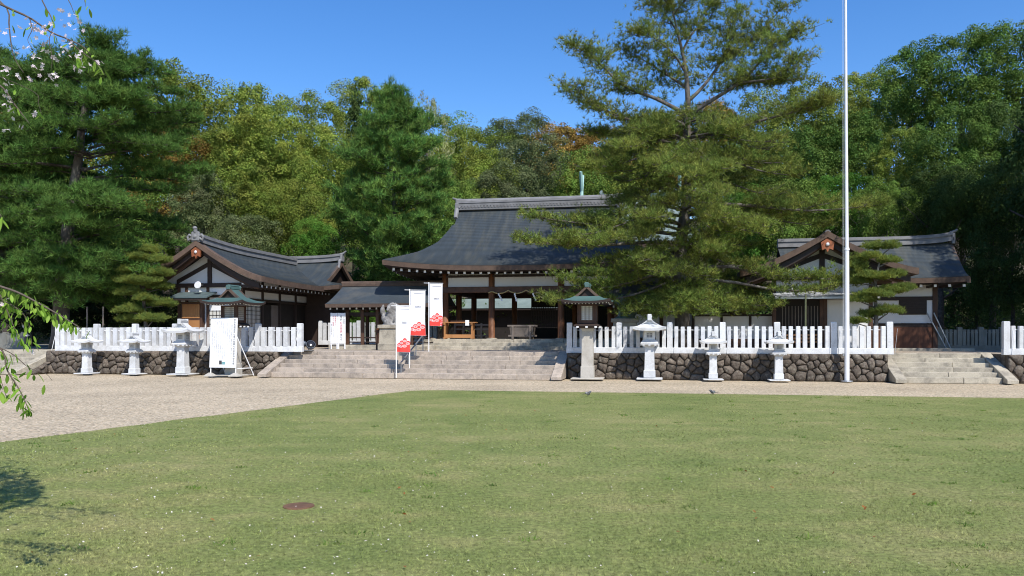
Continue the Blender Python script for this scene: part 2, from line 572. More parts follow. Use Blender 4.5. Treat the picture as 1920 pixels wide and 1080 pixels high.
def lawn_material(name, gain=1.0):
    m = bpy.data.materials.new(name); m.use_nodes = True
    n, l = m.node_tree.nodes, m.node_tree.links
    p = n['Principled BSDF']; p.inputs['Roughness'].default_value = .85; p.inputs['Specular IOR Level'].default_value = .25
    g = n.new('ShaderNodeNewGeometry')
    fl = n.new('ShaderNodeVectorMath'); fl.operation = 'MULTIPLY'; fl.inputs[1].default_value = (1, 1, 0)
    l.new(g.outputs['Position'], fl.inputs[0])
    def noise(s, d, st=(1, 1, 1)):
        q = n.new('ShaderNodeTexNoise'); q.inputs['Scale'].default_value = s; q.inputs['Detail'].default_value = d; q.inputs['Roughness'].default_value = .65
        mm = n.new('ShaderNodeVectorMath'); mm.operation = 'MULTIPLY'; mm.inputs[1].default_value = st
        l.new(fl.outputs[0], mm.inputs[0]); l.new(mm.outputs[0], q.inputs['Vector'])
        return q
    big, mid, fine, str_ = noise(.38, 5), noise(2.2, 5), noise(20, 6), noise(1.1, 4, (.35, 1.6, 1))
    r1 = n.new('ShaderNodeValToRGB'); e = r1.color_ramp.elements
    e[0].position, e[0].color = .34, (.122 * gain, .167 * gain, .042 * gain, 1)
    e[1].position, e[1].color = .67, (.32 * gain, .285 * gain, .125 * gain, 1)
    k = e.new(.5); k.color = (.2 * gain, .224 * gain, .07 * gain, 1)
    ad = n.new('ShaderNodeMath'); ad.operation = 'MULTIPLY_ADD'; ad.inputs[1].default_value = .5
    ad2 = n.new('ShaderNodeMath'); ad2.operation = 'MULTIPLY_ADD'; ad2.inputs[1].default_value = .3
    ad3 = n.new('ShaderNodeMath'); ad3.operation = 'MULTIPLY'; ad3.inputs[1].default_value = .2
    l.new(str_.outputs['Fac'], ad3.inputs[0])
    l.new(mid.outputs['Fac'], ad2.inputs[0]); l.new(ad3.outputs[0], ad2.inputs[2])
    l.new(big.outputs['Fac'], ad.inputs[0]); l.new(ad2.outputs[0], ad.inputs[2])
    l.new(ad.outputs[0], r1.inputs[0])
    mr = n.new('ShaderNodeMapRange'); mr.inputs['From Min'].default_value = .36; mr.inputs['From Max'].default_value = .64
    mr.inputs['To Min'].default_value = .68; mr.inputs['To Max'].default_value = 1.36
    l.new(fine.outputs['Fac'], mr.inputs['Value'])
    isl = n.new('ShaderNodeMapRange'); isl.inputs['To Min'].default_value = .42; isl.inputs['To Max'].default_value = 1.75
    l.new(g.outputs['Random Per Island'], isl.inputs['Value'])
    mu = n.new('ShaderNodeMath'); mu.operation = 'MULTIPLY'
    l.new(mr.outputs[0], mu.inputs[0]); l.new(isl.outputs[0], mu.inputs[1])
    sv = n.new('ShaderNodeVectorMath'); sv.operation = 'SCALE'
    l.new(r1.outputs[0], sv.inputs[0]); l.new((mu if name != 'lawn_turf' else mr).outputs[0], sv.inputs['Scale'])
    l.new(sv.outputs[0], p.inputs['Base Color'])
    b = n.new('ShaderNodeBump'); b.inputs['Strength'].default_value = .8; b.inputs['Distance'].default_value = .03
    if name == 'lawn_turf':
        l.new(fine.outputs['Fac'], b.inputs['Height']); l.new(b.outputs[0], p.inputs['Normal'])
    return m

M_turf = lawn_material('lawn_turf', .92)
M_blade = lawn_material('grass_blade', .97)

gr = MB().add([(-400, -60, 0), (400, -60, 0), (400, 700, -.5), (-400, 700, -.5)], [(0, 1, 2, 3)]).build('ground', M_gravel)
struct(gr)

LA, LB = Vector((-2.74, 22.9)), Vector((-7.57, 11.77))     # far corner and a point on the lawn's left edge
LR = Vector((12.8, 19.95))
rng = random.Random(3)
edge = []
d1 = (LB - LA)
for i in range(60):
    t = 3.0 - 3.0 * i / 59 * .97
    q = LA + d1 * t
    edge.append((q.x + rng.uniform(-.06, .06), q.y + rng.uniform(-.06, .06)))
d2 = (LR - LA)
P0, P1, P2 = LA + d1 * .07, LA, LA + d2 * .06
for i in range(1, 12):
    t = i / 12
    q = P0 * (1 - t) ** 2 + P1 * 2 * t * (1 - t) + P2 * t * t
    edge.append((q.x, q.y))
for i in range(80):
    q = LA + d2 * (.06 + i / 79 * 3.2)
    edge.append((q.x + rng.uniform(-.02, .02), q.y + rng.uniform(-.025, .025)))
LAWN = [(-14, -8)] + edge + [(edge[-1][0], -8)]
lm = bpy.data.meshes.new('lawn')
lm.from_pydata([(x, y, .006) for x, y in LAWN], [], [tuple(range(len(LAWN)))[::-1]])
lm.materials.append(M_turf)
struct(link('lawn', lm))

def in_lawn(x, y):
    """numpy test on arrays: right of the left edge, nearer than the far edge"""
    a = (x - LA.x) * d1.y - (y - LA.y) * d1.x
    b = (x - LA.x) * d2.y - (y - LA.y) * d2.x
    return (a < 0.02 * 12) & (b > -.02 * 12)

# stairs: (u0, u1, v0, v1) footprints inside the terrace
MS0, MS1 = U(508, -1.1), U(1036, -1.1)
RS0, RS1 = U(1694, -.5), U(1880, -.5)
LS1 = U(30, -1.2)
LS0 = LS1 - 6.5
tb = MB()
VB = 1.7
cuts = [(LS0, LS1), (MS0, MS1), (RS0, RS1)]
x = -60.0
for a, b in [(a_ - .4, b_ + .4) for a_, b_ in cuts] + [(60.0, None)]:
    tb.box(x, a, .22, VB, -.4, TER)
    x = b
tb.box(-60, 60, VB, 60, -.4, TER)
terrace = tb.build('terrace', M_terr, None, loc=(0, OY, 0), rz=-TH)
struct(terrace)

def hill_z(x, y):
    v = x * SI + (y - OY) * CO
    u = x * CO - (y - OY) * SI
    t = max(0.0, v - 21)
    side = max(0.0, abs(u + 2) - 17) * .16
    return TER + min(15.0, .2 * t + .0022 * t * t) + min(4.0, side * min(1, t / 8 + .0)) + .3 * math.sin(u * .31) * math.sin(v * .23) * min(1, t / 6)

M_hill = pmat('forest_floor', (.06, .05, .03), .95, .4, .8, (.05, .07, .02), .7, .3, .6, 4, dist=.1)
hb = MB()
rows = []
for j in range(45):
    yy = 47 + j * 3.2
    rows.append([(xx, yy, hill_z(xx, yy) - .02) for xx in [-150 + 300 * i / 70 for i in range(71)]])
hb.grid(rows)
struct(hb.build('hill', M_hill, smooth=True))

# ---------------------------------------------------------------- field-stone retaining walls
def clip(poly, a, b, c):
    """keep a*x+b*y<=c"""
    out = []
    for i in range(len(poly)):
        p, q = poly[i], poly[(i + 1) % len(poly)]
        dp, dq = a * p[0] + b * p[1] - c, a * q[0] + b * q[1] - c
        if dp <= 0: out.append(p)
        if (dp < 0 < dq) or (dq < 0 < dp):
            t = dp / (dp - dq)
            out.append((p[0] + (q[0] - p[0]) * t, p[1] + (q[1] - p[1]) * t))
    return out

def stone_wall(u0, u1, label, seed, cell=.42, top=TER, rows_n=3, v=0.0, turn=0.0, region=None):
    r = random.Random(seed)
    root = thing('stone_wall', label, 'stone wall', S(u0, v), -TH + turn)
    w, h = u1 - u0, top
    if region is None:
        MB().box(0, w, .05, .35, -.1, h - .005).build('backing', M_mortar, root)
    else:
        MB().loft([[(a, .05, b - .01) for a, b in region], [(a, .16, b - .01) for a, b in region]]).build('backing', M_mortar, root, fix=True)
    pts = []
    nr = rows_n
    for j in range(nr):
        nx = max(2, int(w / cell))
        for i in range(nx):
            pts.append(((i + .5 + (.5 if j % 2 else 0) + r.uniform(-.45, .45)) * w / nx, (j + .5 + r.uniform(-.42, .42)) * h / nr))
    for k, p in enumerate(pts):
        poly = list(region) if region else [(0, -.06), (w, -.06), (w, h), (0, h)]
        for q in pts:
            if q is p: continue
            if abs(q[0] - p[0]) > 1.6: continue
            a, b = q[0] - p[0], q[1] - p[1]
            c = (q[0] ** 2 + q[1] ** 2 - p[0] ** 2 - p[1] ** 2) / 2
            poly = clip(poly, a, b, c)
            if len(poly) < 3: break
        if len(poly) < 3: continue
        cx = sum(a for a, b in poly) / len(poly); cy = sum(b for a, b in poly) / len(poly)
        sm = []
        for i in range(len(poly)):
            a, b = poly[i], poly[(i + 1) % len(poly)]
            if math.hypot(a[0] - b[0], a[1] - b[1]) < .02: continue
            sm.append((a[0] * .82 + b[0] * .18, a[1] * .82 + b[1] * .18)); sm.append((a[0] * .18 + b[0] * .82, a[1] * .18 + b[1] * .82))
        if len(sm) < 5: continue
        size = math.sqrt(max(1e-4, (max(a for a, b in sm) - min(a for a, b in sm)) * (max(b for a, b in sm) - min(b for a, b in sm))))
        g = 1 - .011 / max(size, .1)
        bul = r.uniform(.015, .055)
        tx, ty = r.uniform(-.05, .05), r.uniform(-.05, .05)
        def ring(s_, y):
            return [((a - cx) * s_ * (1 + r.uniform(-.04, .04)), y + r.uniform(-.012, .012) + tx * (a - cx) * 2 + ty * (b - cy) * 2, (b - cy) * s_ * (1 + r.uniform(-.04, .04))) for a, b in sm]
        n = len(sm)
        rings = [ring(g, .16), ring(g, .05), ring(g * .9, -.02 - bul * .5), ring(g * .6, -.03 - bul)]
        mb = MB().loft(rings, cap=False)
        mb.add(rings[-1] + [(tx * .2, -.035 - bul * 1.1, ty * .2)], [(i, (i + 1) % n, n) for i in range(n)])
        o = mb.build('wall_stone', M_rock, root, smooth=False, loc=(cx, 0, cy), fix=True)
        o.data.shade_smooth()
    return root

stone_wall(LS1 + .38, MS0 - .3, 'dark field stone retaining wall left of the wide main stairs', 11, cell=.36, rows_n=4)
stone_wall(MS1 + .42, RS0 - .36, 'dark field stone retaining wall between main stairs and right-hand stairs', 12, cell=.34, rows_n=4)
stone_wall(RS1 + .36, RS1 + 6.0, 'dark field stone wall at the right edge beyond the small stairs', 13, cell=.34, rows_n=4)

# outer side of the left stairs: stones under the sloping cheek slab
stone_wall(LS1 + .55, LS1 + .55 + 2.5, 'field stones under the sloping cheek of the far left stairs', 14, cell=.34, rows_n=3, v=-1.55, turn=math.pi / 2,
           region=[(.35, -.06), (2.5, -.06), (2.5, .84), (2.1, .72)])
# ---------------------------------------------------------------- stairs
def stairs(u0, u1, v0, v1, n, mat, label, seed, cheeks=(True, True), cw=.36, slab=False):
    r = random.Random(seed)
    root = thing('stone_stairs', label, 'stairs', S(u0, v0), -TH)
    w = u1 - u0
    tr = (v1 - v0) / (n - 1)
    rise = TER / n
    for i in range(n):
        x = 0.0
        y0 = i * tr
        y1 = min(y0 + tr + .14, VB - v0 + .1) if i < n - 1 else VB - v0 + .004
        while x < w - .02:
            ln = r.uniform(1.0, 2.1)
            if w - x - ln < .6: ln = w - x
            MB().cbox(x + .004, x + ln - .004, y0 + r.uniform(-.006, .006), y1, i * rise - .05, (i + 1) * rise + r.uniform(-.003, .003), .012).build('step_block', mat, root)
            x += ln
    dep = v1 - v0
    prof = [(-.38, -.02), (-.38, .09), (-.34, .12), (dep + .12, TER + .03), (VB - v0 + .03, TER + .03), (VB - v0 + .03, -.02)]
    if slab:
        prof = [(-.38, -.02), (-.38, .09), (-.34, .12), (dep + .12, TER + .03), (VB - v0 + .03, TER + .03), (VB - v0 + .03, TER - .24), (dep + .12, TER - .24), (.2, -.02)]
    for s, on in zip((0, 1), cheeks):
        if not on: continue
        x0 = -cw if s == 0 else w
        mb = MB()
        k = len(prof)
        b = .012
        rings = [[(x0 + a, p[0] , p[1] - (.012 if e else 0) * (p[1] > 0)) for p in prof] for a, e in ((0.0, 1), (.012, 0), (cw - .012, 0), (cw, 1))]
        mb.loft(rings)
        mb.build('cheek_stone', mat, root, fix=True)
        xs_ = -cw - .05 if s == 0 else w + cw
        MB().box(xs_ + .003, xs_ + .047, .12 - v0 + .1, VB - v0, -.02, TER - .012).build('side_facing', M_rock, root)
    return root

stairs(MS0, MS1, -1.1, .75, 6, M_step, 'wide pinkish granite main stairs leading up to the hall', 5)
stairs(RS0, RS1, -.5, 1.3, 6, M_step2, 'narrow granite stairs at the far right of the wall', 6, cw=.34)
stairs(LS0, LS1, -1.2, .7, 6, M_step2, 'granite stairs at the far left edge with a sloping cheek', 7, slab=True)

# ---------------------------------------------------------------- granite fences
def fence(posts, nsl, label, group, sw, seed, hpost=1.12, hs=.97, brace=1, mat=None, z=TER, v=0.05, name='stone_fence', sd=.15):
    mat = mat or M_fence
    r = random.Random(seed)
    u0 = posts[0]
    root = thing(name, label, 'fence', S(u0, v, z), -TH, group)
    L = posts[-1] - u0
    MB().cbox(-.11, L + .11, 0.0, .2, -.02, .2, .012).build('base_rail', mat, root)
    pm = MB().sq([(.098, .098, -.002), (.098, .098, hpost - .02), (.08, .08, hpost)]).mesh('post', mat)
    sm = MB().sq([(sw / 2, sd / 2, .19), (sw / 2, sd / 2, hs - .012), (sw / 2 - .012, sd / 2 - .012, hs)]).mesh('slat', mat)
    bm_ = MB().tube([(0, -.005, .0), (.24, -.005, .8)], .011, 5).mesh('brace_rod', M_white)
    for i, p in enumerate(posts):
        o = link('post', pm, root, (p - u0, .1 - .003 * (i % 2), 0)); o.rotation_euler = (r.uniform(-.006, .006), r.uniform(-.006, .006), r.uniform(-.02, .02))
        if brace:
            link('brace_rod', bm_, root, (p - u0 - .24 if brace == 2 else p - u0 + .14, -.012, 0)).scale = (1 if brace == 2 else .35, 1, 1.1)
        if i < len(posts) - 1:
            q = posts[i + 1]
            for k in range(nsl):
                x = p + .098 + (q - p - .196) * (k + .5) / nsl
                o = link('slat', sm, root, (x - u0 + r.uniform(-.008, .008), .1, r.uniform(-.012, .008)))
                o.rotation_euler = (r.uniform(-.012, .012), r.uniform(-.008, .008), r.uniform(-.03, .03))
    MB().tube([(0, .1, hs - .13), (L, .1, hs - .13)], .012, 5).build('wire_rail', M_white, root)
    return root

fence([U(p, .15) for p in (110, 182, 254, 329, 405, 484, 563)], 5, 'white granite picket fence along the wall left of the main stairs', 'granite fences', .18, 1, brace=2, sd=.2)
fence([U(p, .15) for p in (1068, 1161, 1256, 1355, 1457, 1563, 1668)], 7, 'white granite picket fence along the wall right of the main stairs', 'granite fences', .135, 2)
pz = U(1886, .15)
fence([pz, pz + 1.85, pz + 3.7], 7, 'short piece of white granite fence at the right edge of the picture', 'granite fences', .125, 3)

# ---------------------------------------------------------------- lanterns
def stone_lantern(loc, k, kz, label, group):
    root = thing('stone_lantern', label, 'stone lantern', loc, -TH, group)
    if 'stone_lantern_parts' not in MATS:
        parts = {}
        parts['base_plate'] = MB().cbox(-.37, .37, -.37, .37, 0, .04, .01).mesh('base_plate', M_stone)
        parts['pedestal'] = MB().sq([(.168, .168, .05), (.168, .168, .235), (.15, .15, .25)]).mesh('pedestal', M_stone)
        parts['shaft'] = MB().sq([(.145, .145, .24), (.13, .13, .87)]).mesh('shaft', M_stone)
        t = MB().sq([(.15, .15, .86), (.16, .16, .885), (.25, .25, .93), (.26, .26, .965), (.25, .25, .985), (.185, .185, 1.06)])
        for s in (-.17, 0, .17):
            t.box(s - .03, s + .03, -.265, .265, .905, .94); t.box(-.267, .267, s - .031, s + .031, .904, .941)
        parts['tray'] = t.mesh('tray', M_stone)
        parts['firebox'] = MB().sq([(.155, .155, 1.03), (.155, .155, 1.34)]).mesh('firebox', M_stone)
        for nm, rz in (('window', 0), ('window', 90), ('window', -90)):
            pass
        w = MB()
        for i in range(5):
            x_ = -.08 + .04 * i
            w.box(x_ - .006, x_ + .006, -.163, -.1565, 1.12, 1.24)
        for i in range(4):
            z_ = 1.12 + .04 * i
            w.box(-.086, .086, -.1645, -.158, z_ - .006, z_ + .006)
        parts['lattice'] = w.mesh('lattice', M_stone)
        parts['window'] = MB().box(-.085, .085, -.1562, -.14, 1.115, 1.245).mesh('window', pmat('lantern_window', (.12, .12, .14), .8, .1))
        rows = hip_rows(.16, .48, .48, 1.67, 1.36, .5, 1.45, 1.15, 16)
        mb = roof_shell(rows, .06, .5, .0, 10, True, 3)
        rg = [roof_ring(.48, .48, 1.36, .055, 10, 3, True), roof_ring(.472, .472, 1.3, .05, 10, 3, True), roof_ring(.2, .2, 1.325, 0, 10, 3, True)]
        mb.loft(rg, cap=False)
        mb.add(roof_gable_faces(rows, .5, .02, True).v, roof_gable_faces(rows, .5, .02, True).f)
        parts['roof'] = mb.mesh('roof', M_stone)
        rd = MB().cbox(-.055, .055, -.2, .2, 1.6, 1.66, .012)
        rd.cbox(-.075, .075, -.215, .215, 1.655, 1.69, .012)
        rd.tube([(0, -.19, 1.71), (0, .19, 1.71)], .03, 8)
        for s in (-1, 1):
            rd.cbox(-.06, .06, s * .205 - .03, s * .205 + .03, 1.57, 1.745, .015)
            for e in (-1, 1):      # rake mouldings of the small gable
                rd.tube([(e * .02, s * .17, 1.63), (e * .1, s * .175, 1.54), (e * .22, s * .18, 1.475)], [.018, .016, .012], 6)
        parts['ridge'] = rd.mesh('ridge', M_stone)
        MATS['stone_lantern_parts'] = parts
    parts = MATS['stone_lantern_parts']
    objs = {}
    for nm in ('base_plate', 'pedestal', 'shaft', 'tray', 'firebox', 'roof'):
        objs[nm] = link(nm, parts[nm], root)
    for a in (0, math.pi / 2):
        link('window', parts['window'], objs['firebox'], rz=a); link('lattice', parts['lattice'], objs['firebox'], rz=a)
    link('ridge', parts['ridge'], objs['roof'])
    root.scale = (k, k, kz)
    return root

LG = 'white stone lanterns along the wall'
stone_lantern(S(U(163, -.85), -.85), .93, .96, 'small white stone lantern, leftmost of the row by the wall', LG)
stone_lantern(S(U(252, -.85), -.85), .93, .96, 'small white stone lantern, second from the left edge', LG)
stone_lantern(S(U(343, -.8), -.8), 1.2, 1.27, 'large white stone lantern beside the white notice board', LG)
stone_lantern(S(U(1218, -.6), -.6), 1.22, 1.33, 'large white stone lantern right of the main stairs', LG)
stone_lantern(S(U(1337, -.6), -.6), .93, .98, 'small white stone lantern between the large lantern and its twin', LG)
stone_lantern(S(U(1460, -.6), -.6), .93, .98, 'small white stone lantern nearest the flagpole', LG)

def shrine_lantern(px, v, label, pillar_top, sc_):
    root = thing('shrine_lantern', label, 'lantern', S(U(px, v), v), -TH, 'copper-roofed lanterns by the main stairs')
    MB().cbox(-.62, .62, -.5, .5, 0, .05, .012).build('base_plate', M_pillar, root)
    MB().sq([(.255, .255, .04), (.25, .25, .5), (.225, .225, .51), (.205, .205, pillar_top - .12), (.24, .24, pillar_top - .02), (.24, .24, pillar_top)]).build('pillar', M_pillar, root)
    z = pillar_top
    t = MB().sq([(.28, .28, z - .005), (.46, .46, z + .05), (.5, .5, z + .1), (.48, .48, z + .13), (.4, .4, z + .17), (.36, .36, z + .2)])
    t_ = t.build('tray', M_dark, root)
    wb = MB().box(-.045, .045, -.035, .035, -.028, .028).mesh('bracket_end', M_whiteend)
    for x_ in (-.4, -.05, .3):
        link('bracket_end', wb, t_, (x_ + .05, -.475, z + .045))
    for y_ in (-.3, .0, .3):
        link('bracket_end', wb, t_, (.475, y_, z + .045), math.pi / 2)
    b0, b1 = z + .19, z + .92
    bd = MB().sq([(.33, .33, b0), (.33, .33, b1)]).build('lamp_body', M_wood, root)
    for a in range(4):
        wn_ = MB().box(-.21, .21, -.334, -.3315, b0 + .12, b1 - .06).build('window', M_shoji if a in (0, 1) else M_inner, bd, rz=a * math.pi / 2)
        lt = MB()
        for i in range(9):
            x_ = -.21 + .42 * i / 8
            lt.box(x_ - .007, x_ + .007, -.345, -.336, b0 + .11, b1 - .05)
        for i in range(8):
            z_ = b0 + .12 + (b1 - b0 - .18) * i / 7
            lt.box(-.215, .215, -.3465, -.3375, z_ - .006, z_ + .006)
        lt.build('lattice', M_greywood, bd, rz=a * math.pi / 2)
        fr = MB()
        for s in (-1, 1):
            fr.box(s * .3 - .075, s * .3 + .07, -.352, -.32, b0, b1)
        fr.build('corner_frame', M_wood, bd, rz=a * math.pi / 2)
    e = b1 + .1
    rows = hip_rows(.42, .98, .94, e + .62, e, .5, 1.55, 1.2, 16)
    rf = roof_shell(rows, .1, .5, .006, 16, True, 3.2).build('roof', M_verd, root)
    rim = MB().loft([roof_ring(.98, .94, e + .012, .1, 16, 3.2, True), roof_ring(.975, .935, e - .08, .09, 16, 3.2, True), roof_ring(.36, .36, e - .03, 0, 16, 3.2, True)], cap=False)
    rim.build('eave_board', M_dark, rf, fix=True)
    roof_gable_faces(rows, .5, .1, True).build('gable', M_dark, rf)
    gb = MB()
    for s in (-1, 1):       # heavy curved bargeboards of the little gable
        pts = []
        for r_ in rows:
            if r_[3] <= .5:
                pts.append((r_[1], r_[2]))
        for e_ in (-1, 1):
            gb.loft([[(e_ * y_, s * .435, z_ + .012), (e_ * y_, s * .3, z_ + .012), (e_ * y_, s * .3, z_ - .1), (e_ * y_, s * .435, z_ - .1)] for y_, z_ in pts])
    gb.build('bargeboard', M_rim, rf, fix=True)
    rd = MB().cbox(-.07, .07, -.44, .44, e + .58, e + .68, .01)
    rd.tube([(0, -.42, e + .72), (0, .42, e + .72)], .045, 8)
    for s in (-1, 1):
        rd.cbox(-.08, .08, s * .43 - .03, s * .43 + .03, e + .56, e + .74, .015)
        rd.tube([(-.1, s * .43, e + .66), (-.06, s * .43, e + .73), (.06, s * .43, e + .73), (.1, s * .43, e + .66)], .022, 6)
    rd.build('ridge', M_verd, rf)
    re = MB().box(-.018, .018, -.012, .012, -.02, .02).mesh('rafter_end', M_whiteend)
    for i in range(13):
        x_ = -.78 + 1.56 * i / 12
        link('rafter_end', re, rf, (x_, -.84, e - .085 + .05 * abs(x_ / .9) ** 3))
        link('rafter_end', re, rf, (.86, x_ * .9, e - .085 + .05 * abs(x_ / .9) ** 3), math.pi / 2)
    root.scale = (sc_, sc_, sc_)
    return root

shrine_lantern(438, -1.1, 'green copper-roofed lantern behind the white notice board left of stairs', 2.0, .93)
shrine_lantern(1102, -.85, 'green copper-roofed lantern on a stone pillar right of stairs', 1.98, .92)
# ---------------------------------------------------------------- main worship hall
VH, VR = 6.3, 9.6                                     # front posts, ridge (site depth)
UC = U(987, VH)
hall = thing('worship_hall', 'open timber worship hall with sweeping dark grey roof behind the main stairs', 'shrine hall', S(UC, VR, TER), -TH)
FL = 1.39 - TER                                       # hall floor above the terrace
ph = lambda px, v=VH: U(px, v) - UC
def zh(py, px, v):
    return ZZ(py, U(px, v), v) - TER
XP = [ph(835), ph(922), ph(1052), -ph(835) * 1.0]
XP[3] = -XP[0]
# stone base with long step blocks
base = MB().box(XP[0] - .9, XP[3] + .9, VH - VR - .55, 3.6, -.05, FL - .012).build('stone_base', M_step2, hall)
r = random.Random(9)
for i in range(3):
    x = XP[0] - .45
    y0 = 5.0 - VR + i * .33
    while x < XP[3] + .5:
        ln = r.uniform(1.3, 2.4)
        MB().cbox(x + .004, x + ln - .004, y0 + r.uniform(-.006, .006), y0 + .5 + (.35 if i == 2 else 0), i * FL / 3 - .04, (i + 1) * FL / 3 + r.uniform(0, .004), .012).build('step_block', M_step2, base)
        x += ln
MB().loft([[(XP[0] - .8, 4.65 - VR, 0), (XP[0] - .46, 4.65 - VR, 0), (XP[0] - .46, 4.65 - VR, .1), (XP[0] - .8, 4.65 - VR, .1)],
           [(XP[0] - .8, 6.3 - VR, 0), (XP[0] - .46, 6.3 - VR, 0), (XP[0] - .46, 6.3 - VR, FL + .03), (XP[0] - .8, 6.3 - VR, FL + .03)]]).build('cheek_stone', M_step2, base, fix=True)
# eave and roof
EV = 4.7
DE = VR - EV
ZE = zh(497.5, 987, EV)
ZR = zh(389, 990, VR)
sil = [(300, 862), (392, 862), (402, 859), (430, 843), (455, 820), (472, 785), (480, 750), (487, 716)]
def sil_px(py):
    for (a, pa), (b, pb) in zip(sil, sil[1:]):
        if py <= b:
            return pa + (pb - pa) * (py - a) / (b - a)
    return sil[-1][1]
NR = 46
GAB = 0.2
rows = []
LIFT = .34
for i in range(NR + 1):
    d = i / NR
    D = DE * d
    z = ZE + (ZR - ZE) * (1 - d) ** 1.42
    v = VR - D
    u = UC - 4.0
    for _ in range(4):
        py = HORIZON - (z + TER + LIFT * d ** 3 - EYE) * FOCAL / YY(u, v)
        u = U(sil_px(py), v)
    rows.append([UC - u, D, z, d])
for k in range(2):
    for i in range(1, NR):
        rows[i][0] = (rows[i - 1][0] + rows[i][0] * 2 + rows[i + 1][0]) / 4
for rr_ in rows:
    if rr_[3] <= GAB: rr_[0] = rows[0][0]
rows = [tuple(q) for q in rows]
LE_ = rows[-1][0]
roof = roof_shell(rows, LIFT, GAB, .022, 30, False, 2.6).build('roof', M_roof, hall)
roof_gable_faces(rows, GAB, .15).build('gable', M_dark, roof)
MB().loft([roof_ring(LE_, DE, ZE + .014, LIFT, 30, 2.6), roof_ring(LE_ - .02, DE - .02, ZE - .2, LIFT, 30, 2.6)], cap=False).build('eave_edge', M_rim, roof, fix=True)
WX, WY = XP[3] + .12, 3.42
MB().loft([roof_ring(LE_ - .022, DE - .022, ZE - .198, LIFT, 30, 2.6), roof_ring(LE_ - .2, DE - .2, ZE - .25, LIFT * .85, 30, 2.6), roof_ring(WX, WY, ZE + .0, 0, 30, 2.6)], cap=False).build('soffit', M_dark, roof, fix=True)
# ridge of stacked tiles with end ornaments
LRI = rows[0][0]
zt = ZR - .02
RH = .42
rd = MB()
for k, (hw, z0, z1) in enumerate(((.28, zt - .06, zt + .06), (.2, zt + .06, zt + .16), (.22, zt + .14, zt + .3), (.25, zt + .28, zt + .34), (.16, zt + .33, zt + RH))):
    rd.cbox(-LRI - .02 * k, LRI + .02 * k, -hw, hw, z0, z1, .015)
ridge = rd.build('ridge', M_ridge, roof)
cap = MB().tube([(-LRI - .1, 0, zt + RH + .02), (-LRI * .6, 0, zt + RH), (LRI * .6, 0, zt + RH), (LRI + .1, 0, zt + RH + .02)], .11, 10).build('ridge_cap', M_ridge, roof)
sc_m = MB().tube([(0, -.31, 0), (0, -.16, 0)], .055, 8).mesh('ridge_tile_end', M_ridge)
ns_ = int(2 * LRI / .165)
for i in range(ns_):
    link('ridge_tile_end', sc_m, roof, (-LRI + .08 + i * (2 * LRI - .16) / (ns_ - 1), 0, zt + .1))
for s in (-1, 1):
    og = MB().cbox(s * (LRI + .08) - .1, s * (LRI + .08) + .1, -.3, .3, zt - .1, zt + .3, .03)
    og.cbox(s * (LRI + .1) - .07, s * (LRI + .1) + .07, -.2, .2, zt + .29, zt + .5, .03)
    og.tube([(s * (LRI - .1), 0, zt + .5), (s * (LRI + .15), 0, zt + .52), (s * (LRI + .36), 0, zt + .6)], [.07, .06, .045], 8)
    og.build('ridge_ornament', M_ridge, roof)
    for y_ in (-1, 1):
        sp = MB().tube([(s * (LRI + .06), y_ * .3, zt - .02), (s * (LRI + .06), y_ * .5, zt - .38), (s * (LRI + .04), y_ * .62, zt - .52)], [.12, .11, .1], 8)
        sp.build('descending_ridge', M_ridge, roof)
# rafters with white ends along the front eave
raf = MB().box(-.05, .05, 0, 1.85, -.06, .06).mesh('rafter', M_dark)
ren = MB().box(-.052, .052, -.012, .0, -.062, .062).mesh('rafter_end', M_whiteend)
nr_ = 33
for i in range(nr_):
    x = -LE_ + .45 + (2 * LE_ - .9) * i / (nr_ - 1)
    z = ZE - .27 + LIFT * .8 * abs(x / LE_) ** 2.6
    a = link('rafter', raf, roof, (x, -DE + .32, z)); a.rotation_euler = (math.atan2(ZE - .12 - z, 1.5), 0, 0)
    e = link('rafter_end', ren, roof, (x, -DE + .319, z)); e.rotation_euler = a.rotation_euler
for i in range(18):
    y = -DE + .6 + (2 * DE - 1.2) * i / 17
    z = ZE - .27 + LIFT * .8 * abs(y / DE) ** 2.6
    for s in (-1,):
        a = link('rafter', raf, roof, (s * (LE_ - .32), y, z), -s * -math.pi / 2 if s < 0 else math.pi / 2)
        a.rotation_euler = (math.atan2(ZE - .12 - z, 1.5), 0, -math.pi / 2)
        a.location = (-(LE_ - .32), y, z)
        e = link('rafter_end', ren, roof, (-(LE_ - .319), y, z)); e.rotation_euler = a.rotation_euler
# posts
YF = VH - VR
pm = MB().lathe([(.165, 0), (.165, .02), (.15, .03), (.145, ZE - FL - .02)], 16).mesh('post', M_post)
pbm = MB().lathe([(.26, -.02), (.25, .04), (.19, .05)], 16).mesh('post_base', M_step2)
for k, y in enumerate((YF, YF + 2.5, YF + 5.7)):
    for j, x in enumerate(XP):
        if k == 1 and j in (1, 2): continue
        p = link('post', pm, hall, (x, y, FL + .03))
        for f in pm.polygons: f.use_smooth = True
        link('post_base', pbm, hall, (x, y, FL))
